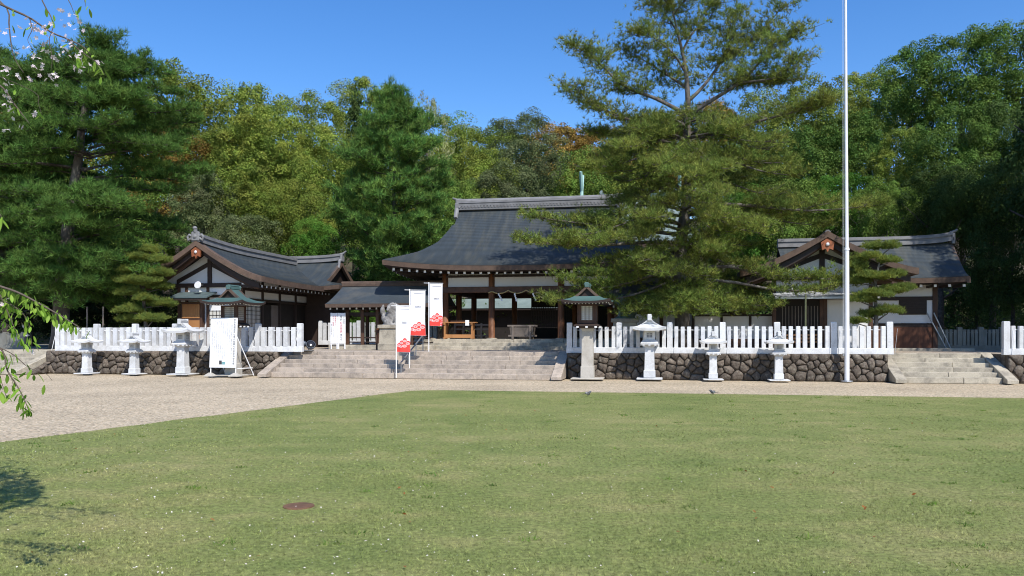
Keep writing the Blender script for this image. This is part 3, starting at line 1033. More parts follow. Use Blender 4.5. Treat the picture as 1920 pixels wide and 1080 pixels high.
# beams, plaster band on the front and sides
zb1, zb0 = zh(519, 987, VH), zh(537, 987, VH)
zb2 = zh(548, 987, VH)
ztop = ZE - .06
for k, y in enumerate((YF, YF + 5.7)):
    MB().cbox(XP[0] - .35, XP[3] + .35, y - .1, y + .1, ztop - .16, ztop, .01).build('beam', M_dark, hall)
    MB().cbox(XP[0] - .3, XP[3] + .3, y - .125, y + .125, zb1, zb1 + .1, .01).build('beam', M_dark, hall)
    MB().cbox(XP[0] - .3, XP[3] + .3, y - .15, y + .15, zb2, zb0, .012).build('beam', M_wood, hall)
    for a, b in zip(XP, XP[1:]):
        MB().box(a + .12, b - .12, y - .02, y + .02, zb0, zb1).build('plaster_panel', M_plaster, hall)
        MB().box(a + .12, b - .12, y - .02, y + .02, zb1 + .1, ztop - .16).build('plaster_panel', M_plaster, hall)
for x in (XP[0], XP[3]):
    MB().cbox(x - .12, x + .12, YF, YF + 5.7, zb1, zb1 + .1, .01).build('beam', M_dark, hall)
    MB().cbox(x - .13, x + .13, YF, YF + 5.7, zb2, zb0, .012).build('beam', M_wood, hall)
    MB().box(x - .02, x + .02, YF + .12, YF + 5.6, zb0, zb1).build('plaster_panel', M_plaster, hall)
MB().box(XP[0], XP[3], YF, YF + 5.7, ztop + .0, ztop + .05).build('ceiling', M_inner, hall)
# rear wall with lattice doors in the two right bays, left bay open to the court behind
yb = YF + 5.7
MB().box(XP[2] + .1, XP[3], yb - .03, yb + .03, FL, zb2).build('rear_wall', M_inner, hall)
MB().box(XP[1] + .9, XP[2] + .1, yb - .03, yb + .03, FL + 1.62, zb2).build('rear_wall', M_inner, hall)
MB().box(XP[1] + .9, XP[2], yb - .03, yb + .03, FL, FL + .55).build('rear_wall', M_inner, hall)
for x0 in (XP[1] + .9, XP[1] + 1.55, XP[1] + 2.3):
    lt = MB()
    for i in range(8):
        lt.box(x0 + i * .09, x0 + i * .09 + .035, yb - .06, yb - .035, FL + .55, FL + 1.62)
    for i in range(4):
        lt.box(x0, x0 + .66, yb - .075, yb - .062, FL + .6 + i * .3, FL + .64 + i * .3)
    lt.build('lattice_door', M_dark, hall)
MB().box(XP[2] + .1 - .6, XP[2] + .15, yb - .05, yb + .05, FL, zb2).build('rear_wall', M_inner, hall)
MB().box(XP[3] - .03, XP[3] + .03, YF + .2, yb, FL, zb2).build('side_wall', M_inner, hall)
# low rails between left posts
lr = MB()
for z in (.12, .42, .62):
    lr.box(XP[0] + .3, XP[1] - .15, YF + .6, YF + .65, FL + z, FL + z + .07)
for i in range(5):
    x = XP[0] + .3 + (XP[1] - XP[0] - .5) * i / 4
    lr.box(x - .04, x + .04, YF + .58, YF + .67, FL, FL + .74)
tag(lr.build('low_rail', M_greywood), 'low weathered grey rail behind the wooden desk in the hall', 'railing').location = S(UC, VR, TER)
bpy.data.objects['low_rail'].rotation_euler = (0, 0, -TH)

# things standing in the hall front
def hall_thing(name, label, cat, px, v, z=FL):
    return thing(name, label, cat, S(U(px, v), v, TER + z + .005), -TH)

dk = hall_thing('wooden_desk', 'light cedar desk with open sides at the left of the hall front', 'desk', 861, 5.95)
MB().cbox(-.82, .82, -.24, .24, .72, .77, .01).build('desk_top', M_orange, dk)
for s in (-1, 1):
    MB().cbox(s * .64 - .04, s * .64 + .04, -.2, -.12, 0, .72, .008).build('leg', M_orange, dk)
    MB().cbox(s * .64 - .04, s * .64 + .04, .12, .2, 0, .72, .008).build('leg', M_orange, dk)
    MB().cbox(s * .64 - .05, s * .64 + .05, -.24, .24, .64, .72, .008).build('side_rail', M_orange, dk)
    MB().cbox(s * .64 - .05, s * .64 + .05, -.26, .26, 0.0, .06, .008).build('foot', M_orange, dk)
MB().cbox(-.62, .62, -.2, -.16, .04, .2, .008).build('lower_board', M_orange, dk)
MB().cbox(-.4, .3, -.08, .16, .775, .83, .01).build('tray', M_wood, dk)
tag(MB().box(-.09, .09, -.006, 0, -.25, .0).build('paper_notice', M_paper, None, loc=S(U(876, 5.69), 5.69, TER + FL + .86), rz=-TH), 'small white paper sheet hanging off the wooden desk', 'notice')

bx = hall_thing('offering_box', 'weathered grey wooden offering box before the dark hall interior', 'offering box', 980, 6.0)
MB().sq([(.5, .3, .16), (.54, .33, .52)]).build('box_body', M_greywood, bx)
for s in (-1, 1):
    for t in (-1, 1):
        MB().cbox(s * .4 - .05, s * .4 + .05, t * .31 - .06, t * .31 + .06, 0, .56, .01).build('leg', M_greywood, bx)
for t in (-1, 1):
    MB().cbox(-.64, .64, t * .3 - .06, t * .3 + .06, .55, .63, .01).build('top_frame', M_greywood, bx)
    MB().cbox(-.6, .6, t * .335 - .03, t * .335 + .03, .1, .18, .008).build('bottom_rail', M_greywood, bx)
for i in range(9):
    x = -.52 + i * .13
    MB().cbox(x - .03, x + .03, -.26, .26, .57, .61, .006).build('slat', M_greywood, bx)

# sacred rope with paper streamers
ra, rb = U(920, 6.12), U(1054, 6.12)
rz0 = ZZ(547, ra, 6.1)
pts = [(-.1, 0, -.06), (0, 0, .0)]
W = rb - ra
for k in range(4):
    for i in range(1, 9):
        t = i / 8
        pts.append((W * (k + t) / 4, 0, .06 - .14 * (1 - (2 * t - 1) ** 2) * (1 if 0 < k < 3 else 1) + .0))
rope = thing('sacred_rope', 'twisted straw rope with white paper streamers across the hall front', 'rope', S(ra, 6.12, rz0), -TH)
MB().tube(pts, .028, 7).build('rope_strand', M_rope, rope, smooth=True)
sm = MB()
w_, h_ = .07, .12
zz = 0
for k in range(4):
    x = .035 * k
    sm.add([(x - w_ / 2, -.03 - .004 * k, zz), (x + w_ / 2, -.03 - .004 * k, zz - .015), (x + w_ / 2, -.034 - .004 * k, zz - h_), (x - w_ / 2, -.034 - .004 * k, zz - h_ + .015)], [(0, 1, 2, 3)])
    zz -= h_ * .72
smm = sm.mesh('paper_streamer', M_paper)
for px in (936, 967, 1001, 1026):
    x = U(px, 6.1) - ra
    o = link('paper_streamer', smm, rope, (x - .03, 0, -.07))
    o.rotation_euler = (0, r.uniform(-.15, .1), r.uniform(-.5, .5))

# ---------------------------------------------------------------- cloister wings beside the hall
def corridor(name, u0, u1, v, label, closed, posts, ridge_up=0.0, hip=0.0):
    root = thing(name, label, 'corridor', S((u0 + u1) / 2, v, TER), -TH)
    hl = (u1 - u0) / 2
    D = 2.15
    ze, zr = 2.97 - TER, 3.92 - TER
    rows = hip_rows(hl, hl + hip, D, zr, ze, .05 if hip else 1.0, 1.2, 1.0, 20)
    rf = roof_shell(rows, .0, .05 if hip else 1.0, .014, 8).build('roof', M_roofcor, root)
    L = hl + hip
    MB().loft([roof_ring(L, D, ze + .012, 0, 4), roof_ring(L - .015, D - .015, ze - .15, 0, 4)], cap=False).build('eave_edge', M_rim, rf, fix=True)
    MB().loft([roof_ring(L - .016, D - .016, ze - .149, 0, 4), roof_ring(hl - .2, 1.2, ze + .02, 0, 4)], cap=True).build('soffit', M_dark, rf, fix=True)
    rd = MB().cbox(-hl - .05, hl + .05, -.13, .13, zr - .04, zr + .12, .02)
    rd.tube([(-hl - .08, 0, zr + .14), (hl + .08, 0, zr + .14)], .08, 8)
    rd.build('ridge', M_rim if not hip else M_ridge, rf)
    n = int(2 * hl / .3)
    rm = MB().box(-.035, .035, 0, .9, -.045, .045).mesh('rafter', M_dark)
    em = MB().box(-.036, .036, -.012, -.001, -.046, .046).mesh('rafter_end', M_whiteend)
    for i in range(n):
        x = -hl + .15 + (2 * hl - .3) * i / (n - 1)
        link('rafter', rm, rf, (x, -D + .28, ze - .19)); link('rafter_end', em, rf, (x, -D + .28, ze - .19))
    base = MB().cbox(-hl, hl, -1.75, 1.6, -.03, .2, .015).build('stone_base', M_step2, root)
    for y in (-1.25, 1.25):
        MB().cbox(-hl, hl, y - .07, y + .07, 1.55, 1.7, .008).build('beam', M_dark, root)
        MB().cbox(-hl, hl, y - .06, y + .06, ze - .08, ze + .05, .008).build('beam', M_dark, root)
    pmm = MB().cbox(-.075, .075, -.075, .075, .2, ze - .06, .008).mesh('post', M_wood)
    k = 0
    for pu in posts:
        for y in (-1.25, 1.25):
            link('post', pmm, root, (pu - (u0 + u1) / 2, y, 0))
    if closed:
        for a, b in zip(posts, posts[1:]):
            a_, b_ = a - (u0 + u1) / 2, b - (u0 + u1) / 2
            MB().box(a_ + .08, b_ - .08, -1.27, -1.23, .55, 1.55).build('plaster_panel', M_plaster, root)
            MB().box(a_ + .08, b_ - .08, -1.26, -1.22, .2, .55).build('lower_board', M_wood, root)
    return root

ca, cb = U(644, 6.6), UC + XP[0] - .1
cor = corridor('cloister', ca, cb, 6.6, 'open timber cloister with low grey roof left of the hall', False, [U(p, 5.35) for p in (652, 680, 708, 772)])
hl_ = (cb - ca) / 2
MB().cbox(-hl_ + .2, hl_ - .2, -1.3, -1.24, .5, .56, .006).build('lower_rail', M_dark, cor)
MB().cbox(-hl_ + .2, hl_ - .2, -1.3, -1.24, .3, .35, .006).build('lower_rail', M_dark, cor)
corridor('cloister_wing', UC - XP[0] + .1, U(1392, 6.2), 6.2, 'closed white-walled cloister right of the hall behind the big pine', True,
         [UC - XP[0] + .3, U(1240, 5), U(1310, 5), U(1372, 5), U(1395, 5)], hip=.9)
# wall going on behind the pine to the right building
wl_ = thing('plaster_wall', 'low white plaster wall in shade between pine and right building', 'wall', S(U(1300, 4.2), 4.2, TER), -TH)
wl_w = U(1462, 4.2) - U(1300, 4.2)
MB().box(0, wl_w, 0, .12, .5, 1.42).build('plaster_panel', M_plaster, wl_)
MB().box(-.05, wl_w + .0, -.03, .15, 1.42, 1.5).build('coping', M_dark, wl_)
MB().box(0, wl_w, -.01, .13, -.02, .5).build('lower_board', M_wood, wl_)
for i in range(4):
    x = wl_w * i / 3.02
    MB().cbox(x - .05, x + .05, -.035, .14, 0, 1.43, .006).build('post', M_dark, wl_)

# stone picket fence behind the cloister
fence([U(p, 10.0) for p in (600, 672, 745, 815)], 7, 'grey stone picket fence seen through the open cloister', 'granite fences', .16, 21, hpost=1.25, hs=1.15, brace=0, mat=M_fence, v=10.0, z=TER + .15)
# fences in shade at the far sides
M_oldf = pmat('old_grey_fence', (.22, .22, .2), .9, .25, 6, (.12, .12, .1), .6, 3, .2, 50)
fence([U(p, 2.6) for p in (-40, 8, 42)], 7, 'old grey board fence in shade at the left edge', 'old fences', .2, 22, hpost=.78, hs=.72, brace=0, mat=M_oldf, v=2.6)
fence([U(p, 8.5) for p in (1760, 1800, 1840, 1880, 1930)], 4, 'dark picket fence in shade right of the right-hand building', 'old fences', .12, 23, hpost=1.0, hs=.9, brace=0, mat=M_oldf, v=8.5, z=TER)

# ---------------------------------------------------------------- copper roofs behind the hall
inn = thing('inner_cloister', 'low copper-roofed cloister seen through the open hall', 'corridor', S(U(990, 21), 21, TER), -TH)
rows = hip_rows(9, 9, 1.7, 3.05, 2.3, 1.0, 1.15, 1, 10)
rf = roof_shell(rows, 0, 1.0, .02, 6).build('roof', M_verd2, inn)
MB().cbox(-9, 9, -.2, .2, 3.02, 3.2, .02).build('ridge', M_greywood, rf)
MB().box(-9, 9, -1.66, 1.66, 2.2, 2.3).build('eave_edge', M_dark, rf)
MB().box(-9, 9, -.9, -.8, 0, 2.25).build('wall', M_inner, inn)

hon = thing('inner_sanctuary', 'verdigris copper sanctuary roof with crossed finials behind the big pine', 'shrine', Vector((9.0, 60, 1.5)), -TH)
hz = EYE + (HORIZON - 372) / FOCAL * 60 - 1.5
rows = hip_rows(3.9, 5.0, 4.6, hz, hz - 4.0, .5, 1.35, 1.2, 24)
rf = roof_shell(rows, .2, .5, .02, 16).build('roof', M_verd2, hon)
roof_gable_faces(rows, .5, .2).build('gable', M_dark, rf)
MB().loft([roof_ring(5.0, 4.6, hz - 3.99, .2, 16), roof_ring(4.98, 4.58, hz - 4.25, .2, 16), roof_ring(3.4, 3.2, hz - 4.0, 0, 16)], cap=True).build('eave_edge', M_rim, rf, fix=True)
MB().box(-3.2, 3.2, -3, 3, -1, hz - 3.9).build('wall', M_dark, hon)
MB().cbox(-4.0, 4.0, -.3, .3, hz - .1, hz + .3, .03).build('ridge', M_verd, rf)
for x in (-3.75, 3.55):
    for s in (-1, 1):
        MB().tube([(x, -s * .25, hz + .2), (x, s * .75, hz + 2.0)], .12, 4).build('crossed_finial', pmat('bright_verdigris', (.3, .46, .41), .6, .15, 3), rf)
for x in (-2.2, 0, 2.2):
    MB().tube([(x, -.6, hz + .42), (x, .6, hz + .42)], .16, 8).build('ridge_billet', M_verd2, rf)

# ---------------------------------------------------------------- gabled office buildings
def gabled_front(root, W, y0, y1, ze, zr, wallhw, up, ornament=True):
    mb, zf = gable_shell(W, y0, y1, zr, ze, 1.38, 26, up)
    rf = mb.build('roof', M_roof, root)
    rim_strip(W, y0 - .02, zf, .24, .24, .34, top=.012, ext=.01).build('bargeboard', M_rim, rf, fix=True)
    zin = lambda d, y: zf(d, y0) - .24
    rim_strip(W - .22, y0 + .2, lambda d, y: zin(d, y), .2, .24, .1, top=.0).build('inner_bargeboard', M_dark, rf, fix=True)
    rim_strip(W - .4, y0 + .45, lambda d, y: zin(d, y) - .1, .16, .2, .1, top=.0).build('inner_bargeboard', M_wood, rf, fix=True)
    so, _ = gable_shell(W - .03, y0 + .1, y1, zr, ze, 1.38, 10, up, off=.22)
    so.build('soffit', M_dark, rf)
    for s in (-1, 1):
        MB().loft([[(s * (W - .0), y, zf(1, y) + .02), (s * (W - .05), y, zf(1, y) + .02), (s * (W - .05), y, zf(1, y) - .22), (s * W, y, zf(1, y) - .22)] for y in [y0 + (y1 - y0) * k / 12 for k in range(13)]]).build('eave_edge', M_rim, rf, fix=True)
    # stacked ridge with front ornament
    ys = [y0 + (y1 - y0) * (k / 14) ** 1.3 for k in range(15)]
    rg = MB()
    for hw, a, b in ((.2, -.05, .08), (.14, .08, .2), (.19, .19, .27), (.1, .26, .36)):
        rg.loft([[(-hw, y, zf(0, y) + a), (hw, y, zf(0, y) + a), (hw, y, zf(0, y) + b), (-hw, y, zf(0, y) + b)] for y in ys])
    if ornament:
        rg.build('ridge', M_ridge, rf, fix=True)
    else:
        MB().loft([[(-.12, y, zf(0, y) - .03), (.12, y, zf(0, y) - .03), (.05, y, zf(0, y) + .05), (-.05, y, zf(0, y) + .05)] for y in ys]).build('ridge', M_ridge, rf, fix=True)
    zo = zf(0, y0)
    orn = MB().cbox(-.2, .2, y0 - .06, y0 + .06, zo - .02, zo + .4, .04)
    orn.tube([(-.2, y0, zo + .1), (-.34, y0, zo + .02), (-.38, y0, zo + .16), (-.3, y0, zo + .26), (-.2, y0, zo + .2)], .06, 8)
    orn.tube([(.2, y0, zo + .1), (.34, y0, zo + .02), (.38, y0, zo + .16), (.3, y0, zo + .26), (.2, y0, zo + .2)], .06, 8)
    orn.tube([(0, y0, zo + .38), (0, y0 - .03, zo + .5)], .09, 8)
    orn.ell((0, y0 - .05, zo + .55), (.1, .1, .08)); orn.ell((0, y0 - .06, zo + .18), (.1, .06, .09))
    if ornament:
        orn.build('ridge_ornament', M_ridge, rf)
    # carved pendant under the apex
    pe = MB().add([(x, y0 + .02, z) for x, z in ((-.05, zo - .28), (.05, zo - .28), (.24, zo - .42), (.2, zo - .72), (.07, zo - .66), (0, zo - .8), (-.07, zo - .66), (-.2, zo - .72), (-.24, zo - .42))] +
                  [(x, y0 + .1, z) for x, z in ((-.05, zo - .28), (.05, zo - .28), (.24, zo - .42), (.2, zo - .72), (.07, zo - .66), (0, zo - .8), (-.07, zo - .66), (-.2, zo - .72), (-.24, zo - .42))],
                  [tuple(range(9)), tuple(range(9, 18))[::-1]] + [(i, 9 + i, 9 + (i + 1) % 9, (i + 1) % 9) for i in range(9)])
    pd = pe.build('gable_pendant', pmat('red_brown_carving', (.26, .085, .035), .6, .25, 6), rf, fix=True)
    MB().ell((0, y0 + .0, zo - .5), (.07, .05, .07)).build('pendant_boss', M_alu, pd)
    # plaster gable with king post and struts
    g = MB()
    n = 20
    zg = ze - .12
    pts = []
    for i in range(2 * n + 1):
        a = -1 + i / n
        if abs(a) * W <= wallhw + 1.0:
            pts.append((a * W, zf(abs(a), y0) - .35))
    pts = [p for p in pts if p[1] > zg]
    g.add([(x, 0, z) for x, z in pts] + [(pts[-1][0], 0, zg), (pts[0][0], 0, zg)], [tuple(range(len(pts) + 2))])
    g.build('gable_plaster', M_plaster, root)
    MB().cbox(-.1, .1, -.07, .05, zg, zr - .5, .008).build('king_post', M_dark, root)
    for s in (-1, 1):
        MB().loft([[(s * .05, -.05, zr - .62), (s * .05, .03, zr - .62), (s * .05, .03, zr - .82), (s * .05, -.05, zr - .82)],
                   [(s * (wallhw + .1), -.05, zg + .2), (s * (wallhw + .1), .03, zg + .2), (s * (wallhw + .1), .03, zg + .0), (s * (wallhw + .1), -.05, zg + .0)]]).build('strut', M_dark, root, fix=True)
        MB().cbox(s * (wallhw + .45) - .06, s * (wallhw + .45) + .06, -.65, -.02, zg - .08, zg + .08, .006).build('purlin', M_dark, root)
        MB().cbox(s * (wallhw + .45) - .065, s * (wallhw + .45) + .065, -.66, -.652, zg - .085, zg + .085, .002).build('purlin_end', M_whiteend, root)
    MB().cbox(-wallhw - .75, wallhw + .75, -.1, .1, zg - .16, zg + .03, .01).build('tie_beam', M_dark, root)
    return zf, rf, zg

VA = 3.6
off = thing('shrine_office', 'white and timber gabled office building behind the left fence', 'building', S(U(394, VA), VA, TER), -TH)
WA, HW = 3.15, 1.55
ZEA, ZRA = 4.02 - TER, 5.52 - TER
zfA, rfA, zg = gabled_front(off, WA, -1.15, 11.2, ZEA, ZRA, HW, .22)
# front wall
MB().box(-HW, HW, 0, .1, 0, zg - .16).build('front_wall', M_plaster, off)
for x in (-HW, -HW + .38, -.1, HW):
    MB().cbox(x - .07, x + .07, -.04, .12, 0, zg - .16, .006).build('post', M_wood, off)
MB().cbox(-HW, HW, -.035, .1, zg - .62, zg - .5, .006).build('wall_rail', M_dark, off)
bay = MB().cbox(-1.3, -.25, -.28, -.02, .45, 2.15, .01).build('door_bay', M_wood, off)
MB().box(-1.2, -.35, -.292, -.281, 1.42, 2.05).build('lattice_panel', M_orange, bay)
lt = MB()
for i in range(9):
    lt.box(-1.2 + i * .104, -1.18 + i * .104, -.305, -.293, 1.42, 2.05)
lt.build('lattice', M_orange, bay)
MB().box(-1.2, -.35, -.293, -.281, .72, 1.32).build('lower_panel', M_orange, bay)
MB().box(-1.2, -.35, -.292, -.281, .48, .66).build('lower_panel', M_orange, bay)
cn = MB().loft([[(-1.5, -.85, 2.36), (-1.5, -.02, 2.62), (-1.5, -.02, 2.56), (-1.5, -.85, 2.3)], [(.35, -.85, 2.36), (.35, -.02, 2.62), (.35, -.02, 2.56), (.35, -.85, 2.3)]]).build('canopy', pmat('grey_teal_tin', (.085, .115, .12), .5, .2, 3), off, fix=True)
MB().cbox(-1.45, .3, -.82, -.7, 2.2, 2.3, .006).build('canopy_beam', M_dark, cn)
lw = MB().box(-.02, 1.2, -.02, -.008, .95, 1.75).build('shoji_window', M_shoji, off)
lt = MB()
for i in range(8): lt.box(-.02 + i * .174 - .012, -.02 + i * .174 + .012, -.034, -.021, .93, 1.77)
for i in range(5): lt.box(-.03, 1.21, -.036, -.023, .95 + i * .2 - .01, .95 + i * .2 + .01)
lt.build('lattice', M_dark, lw)
# gable-end flood lamp
fl = thing('gable_lamp', 'small bright round lamp on the left office gable', 'lamp', off.matrix_basis @ Vector((-.25, -.5, zg - .1)), -TH)
MB().lathe([(.05, 0), (.14, .03), (.17, .1), (.15, .12)], 14).build('reflector', M_alu, fl).rotation_euler = (rad(80), 0, 0)
MB().tube([(0, .05, 0), (0, .42, .05)], .02, 6).build('bracket', M_steel, fl)
# right long wall: plaster bands, posts, sliding screens
LW = 9.0
MB().box(HW - .05, HW + .03, 0, LW, 2.32, ZEA + .1).build('side_plaster', M_plaster, off)
for k in range(6):
    y = .1 + k * LW / 5.2
    MB().cbox(HW - .08, HW + .09, y - .07, y + .07, 0, ZEA + .1, .006).build('post', M_dark, off)
for z in (2.22, 2.68):
    MB().cbox(HW - .06, HW + .07, 0, LW, z, z + .12, .006).build('wall_rail', M_dark, off)
MB().box(HW - .06, HW - .04, 3.7, LW, 0, 2.25).build('side_shade_sheet', M_inner, off)  # dark sheet between the posts stands in for the shade under the eave
sw_ = MB().box(HW - .03, HW + .01, .15, 1.7, .6, 2.2).build('sliding_screen', M_shoji, off)
lt = MB()
for i in range(14): lt.box(HW + .012, HW + .025, .15 + i * .119 - .012, .15 + i * .119 + .012, .6, 2.2)
for i in range(9): lt.box(HW + .014, HW + .03, .15, 1.7, .62 + i * .19, .64 + i * .19)
lt.build('lattice', M_dark, sw_)
MB().box(HW - .03, HW + .01, 1.95, 2.7, .1, 2.1).build('sliding_screen', M_inner, off)
MB().box(HW - .03, HW + .012, 2.8, 3.5, .1, 2.1).build('sliding_screen', M_greywood, off)
MB().box(HW - .2, HW + .15, .05, LW, -.02, .12).build('stone_sill', M_step2, off)
rm = MB().box(-.9, 0, -.045, .045, -.05, .05).mesh('rafter', M_dark)
em = MB().box(.0, .012, -.046, .046, -.052, .052).mesh('rafter_end', M_whiteend)
for k in range(24):
    y = -.7 + k * .42
    link('rafter', rm, rfA, (WA - .22, y, ZEA - .3 + .0)); link('rafter_end', em, rfA, (WA - .22, y, ZEA - .3))
# rear cross wing with its own hip-and-gable roof
xe = (S(U(645, 12.2), 12.2) - S(U(394, VA), VA)).length
xe = U(641, 12.2) - U(394, VA)
xc, yc = (xe - 4.0) / 2, 12.2 - VA
wg = hip_rows((xe + 4.0) / 2, (xe + 4.0) / 2 + 1.25, 3.3, ZRA + .12, ZEA + .0, .62, 1.4, 1.0, 28)
wr = roof_shell(wg, .12, .62, .016, 14).build('wing_roof', M_roof, off, loc=(xc, yc, 0))
Lw_ = wg[-1][0]
MB().loft([roof_ring(Lw_, 3.3, ZEA + .012, .12, 14), roof_ring(Lw_ - .02, 3.28, ZEA - .2, .12, 14), roof_ring(Lw_ - 1.3, 2.2, ZEA - .05, 0, 14)], cap=True).build('eave_edge', M_rim, wr, fix=True)
roof_gable_faces(wg, .62, .25).build('gable', M_dark, wr)
Lg = wg[0][0]
gb = MB()
for e_ in (-1, 1):
    gb.loft([[(Lg - .12, e_ * q[1], q[2] + .01), (Lg + .03, e_ * q[1], q[2] + .01), (Lg + .03, e_ * q[1], q[2] - .24), (Lg - .12, e_ * q[1], q[2] - .24)] for q in wg if q[3] <= .63])
gb.build('bargeboard', M_rim, wr, fix=True)
rg = MB()
for hw, a, b in ((.2, -.05, .08), (.14, .08, .2), (.19, .19, .27), (.1, .26, .34)):
    rg.loft([[(x, -hw, ZRA + .12 + a + .12 * max(0, x / Lg) ** 4), (x, hw, ZRA + .12 + a + .12 * max(0, x / Lg) ** 4), (x, hw, ZRA + .12 + b + .12 * max(0, x / Lg) ** 4), (x, -hw, ZRA + .12 + b + .12 * max(0, x / Lg) ** 4)] for x in [-Lg + 2 * Lg * k / 12 for k in range(13)]])
rg.build('ridge', M_ridge, wr, fix=True)
zo = ZRA + .2
og = MB().cbox(Lg - .06, Lg + .08, -.2, .2, zo - .1, zo + .36, .03)
og.tube([(Lg - .1, 0, zo + .32), (Lg + .1, 0, zo + .38), (Lg + .25, 0, zo + .5)], [.07, .06, .04], 8)
og.tube([(Lg, -.2, zo), (Lg, -.36, zo - .1), (Lg, -.4, zo - .35), (Lg, -.5, zo - .5)], [.08, .08, .07, .06], 8)
og.build('ridge_ornament', M_ridge, wr)
MB().box(xc - 2.2, xc + (xe + 4) / 2 + .2, yc - 2.0, yc + 2.5, 0, ZEA - .1).build('wing_wall', M_dark, off)

# right-hand building
VB_ = 3.6
rgt = thing('reception_building', 'white and timber gabled building at the right behind the flagpole', 'building', S(U(1541, VB_), VB_, TER), -TH)
WB, HB = 3.2, 1.8
ZEB, ZRB = 4.02 - TER, 5.42 - TER
zfB, rfB, zgb = gabled_front(rgt, WB, -1.15, 7.5, ZEB, ZRB, HB, .1, False)
MB().box(-HB, HB, 0, .1, 0, zgb - .16).build('front_wall', M_plaster, rgt)
MB().box(-HB + .05, .1, -.02, -.005, .1, 2.05).build('entrance_shade_sheet', M_inner, rgt)  # flat dark sheet on the wall, painted in place of a shaded entrance
for x in (-HB, -.02, .12, HB):
    MB().cbox(x - .07, x + .07, -.06, .12, 0, zgb - .16, .006).build('post', M_wood, rgt)
MB().cbox(-HB, HB, -.045, .1, 2.05, 2.2, .006).build('wall_rail', M_dark, rgt)
cn = MB().loft([[(-1.9, -1.0, 2.12), (-1.9, -.02, 2.34), (-1.9, -.02, 2.26), (-1.9, -1.0, 2.04)], [(1.9, -1.0, 2.12), (1.9, -.02, 2.34), (1.9, -.02, 2.26), (1.9, -1.0, 2.04)]]).build('canopy', pmat('pale_tin', (.5, .52, .55), .4, .1, 3, metal=.3), rgt, fix=True)
for i in range(3):
    MB().cbox(-1.45, -.2, -.34 - .01 * i, -.2, .35 + i * .13, .43 + i * .13, .008).build('stacked_board', M_orange, rgt)
lt = MB()
for i in range(12): lt.box(-1.5 + i * .12, -1.47 + i * .12, -.04, -.022, .9, 1.8)
lt.build('lattice', M_greywood, rgt)
# right wing, ridge along the front
vw = 8.6
x0w, x1w = -1.0, U(1786, vw) - U(1541, VB_)
xc = (x0w + x1w) / 2
hw_ = (x1w - x0w) / 2
yw = vw - VB_
zew, zrw = ZZ(522, U(1750, 6.0), 6.0) - TER, ZZ(456, U(1780, vw), vw) - TER
rw = hip_rows(hw_, hw_ + .14, 2.7, zrw, zew, 1.0, 1.4, 1, 30)
rw = [(hw_ - .22 * q[3], q[1], q[2], q[3]) for q in rw]
wr = roof_shell(rw, .06, 1.0, .016, 14, False, 3).build('wing_roof', M_roof, rgt, loc=(xc, yw, 0))
MB().loft([roof_ring(hw_ - .22, 2.7, zew + .012, .06, 14), roof_ring(hw_ - .24, 2.68, zew - .2, .06, 14), roof_ring(hw_ - .9, 1.6, zew - .05, 0, 14)], cap=True).build('eave_edge', M_rim, wr, fix=True)
roof_gable_faces(rw, 1.0, .55).build('gable', M_plaster, wr)
gb = MB()
for e_ in (-1, 1):
    gb.loft([[(q[0] - .12, e_ * q[1], q[2] + .008), (q[0] + .02, e_ * q[1], q[2] + .008), (q[0] + .02, e_ * q[1], q[2] - .2), (q[0] - .12, e_ * q[1], q[2] - .2)] for q in rw])
gb.build('bargeboard', M_rim, wr, fix=True)
rg = MB()
up_ = lambda x: .16 * max(0, x / hw_) ** 5
for hw2, a, b in ((.2, -.05, .08), (.14, .08, .2), (.19, .19, .27), (.1, .26, .34)):
    rg.loft([[(x, -hw2, zrw + a + up_(x)), (x, hw2, zrw + a + up_(x)), (x, hw2, zrw + b + up_(x)), (x, -hw2, zrw + b + up_(x))] for x in [-hw_ + 2 * hw_ * k / 14 for k in range(15)]])
rg.build('ridge', M_ridge, wr, fix=True)
og = MB().cbox(hw_ - .08, hw_ + .06, -.2, .2, zrw - .05, zrw + .42, .03)
og.tube([(hw_ - .1, 0, zrw + .46), (hw_ + .1, 0, zrw + .52), (hw_ + .2, 0, zrw + .6)], [.06, .06, .04], 8)
og.build('ridge_ornament', M_ridge, wr)
for i in range(9):
    x = hw_ - .35 - i * .55
    MB().cbox(x - .05, x + .05, -2.4, -1.2, zew - .34, zew - .24, .005).build('rafter', M_dark, wr)
    MB().box(x - .052, x + .052, -2.414, -2.402, zew - .342, zew - .238).build('rafter_end', M_whiteend, wr)
xr = U(1755, 7.2) - U(1541, VB_)
yf = 7.2 - VB_
zwt = zew - .05
MB().box(1.0, xr, yf, yf + 3.2, 0, zwt).build('wing_wall', M_plaster, rgt)
Zw = lambda py: ZZ(py, U(1720, 7.2), 7.2) - TER
MB().cbox(1.0, xr + .06, yf - .05, yf + .05, Zw(613), Zw(606), .006).build('wall_rail', M_dark, rgt)
MB().box(1.0, xr + .02, yf - .03, yf - .005, .08, Zw(613)).build('lower_board', pmat('red_brown_boards', (.12, .045, .022), .6, .35, 3, stretch=(8, 1, .4)), rgt)
MB().cbox(1.0, xr + .06, yf - .06, yf + .05, Zw(563), Zw(556), .006).build('wall_rail', M_dark, rgt)
MB().cbox(1.0, xr + .06, yf - .06, yf + .05, zwt - .14, zwt, .006).build('wall_rail', M_dark, rgt)
MB().cbox(xr - .14, xr + .05, yf - .07, yf + .05, 0, zwt, .008).build('post', M_wood, rgt)
wx0, wx1 = U(1686, 7.15) - U(1541, VB_), U(1738, 7.15) - U(1541, VB_)
wd = MB().cbox(wx0, wx1, yf - .045, yf - .006, Zw(590), Zw(563), .005).build('louvre_window', M_dark, rgt)
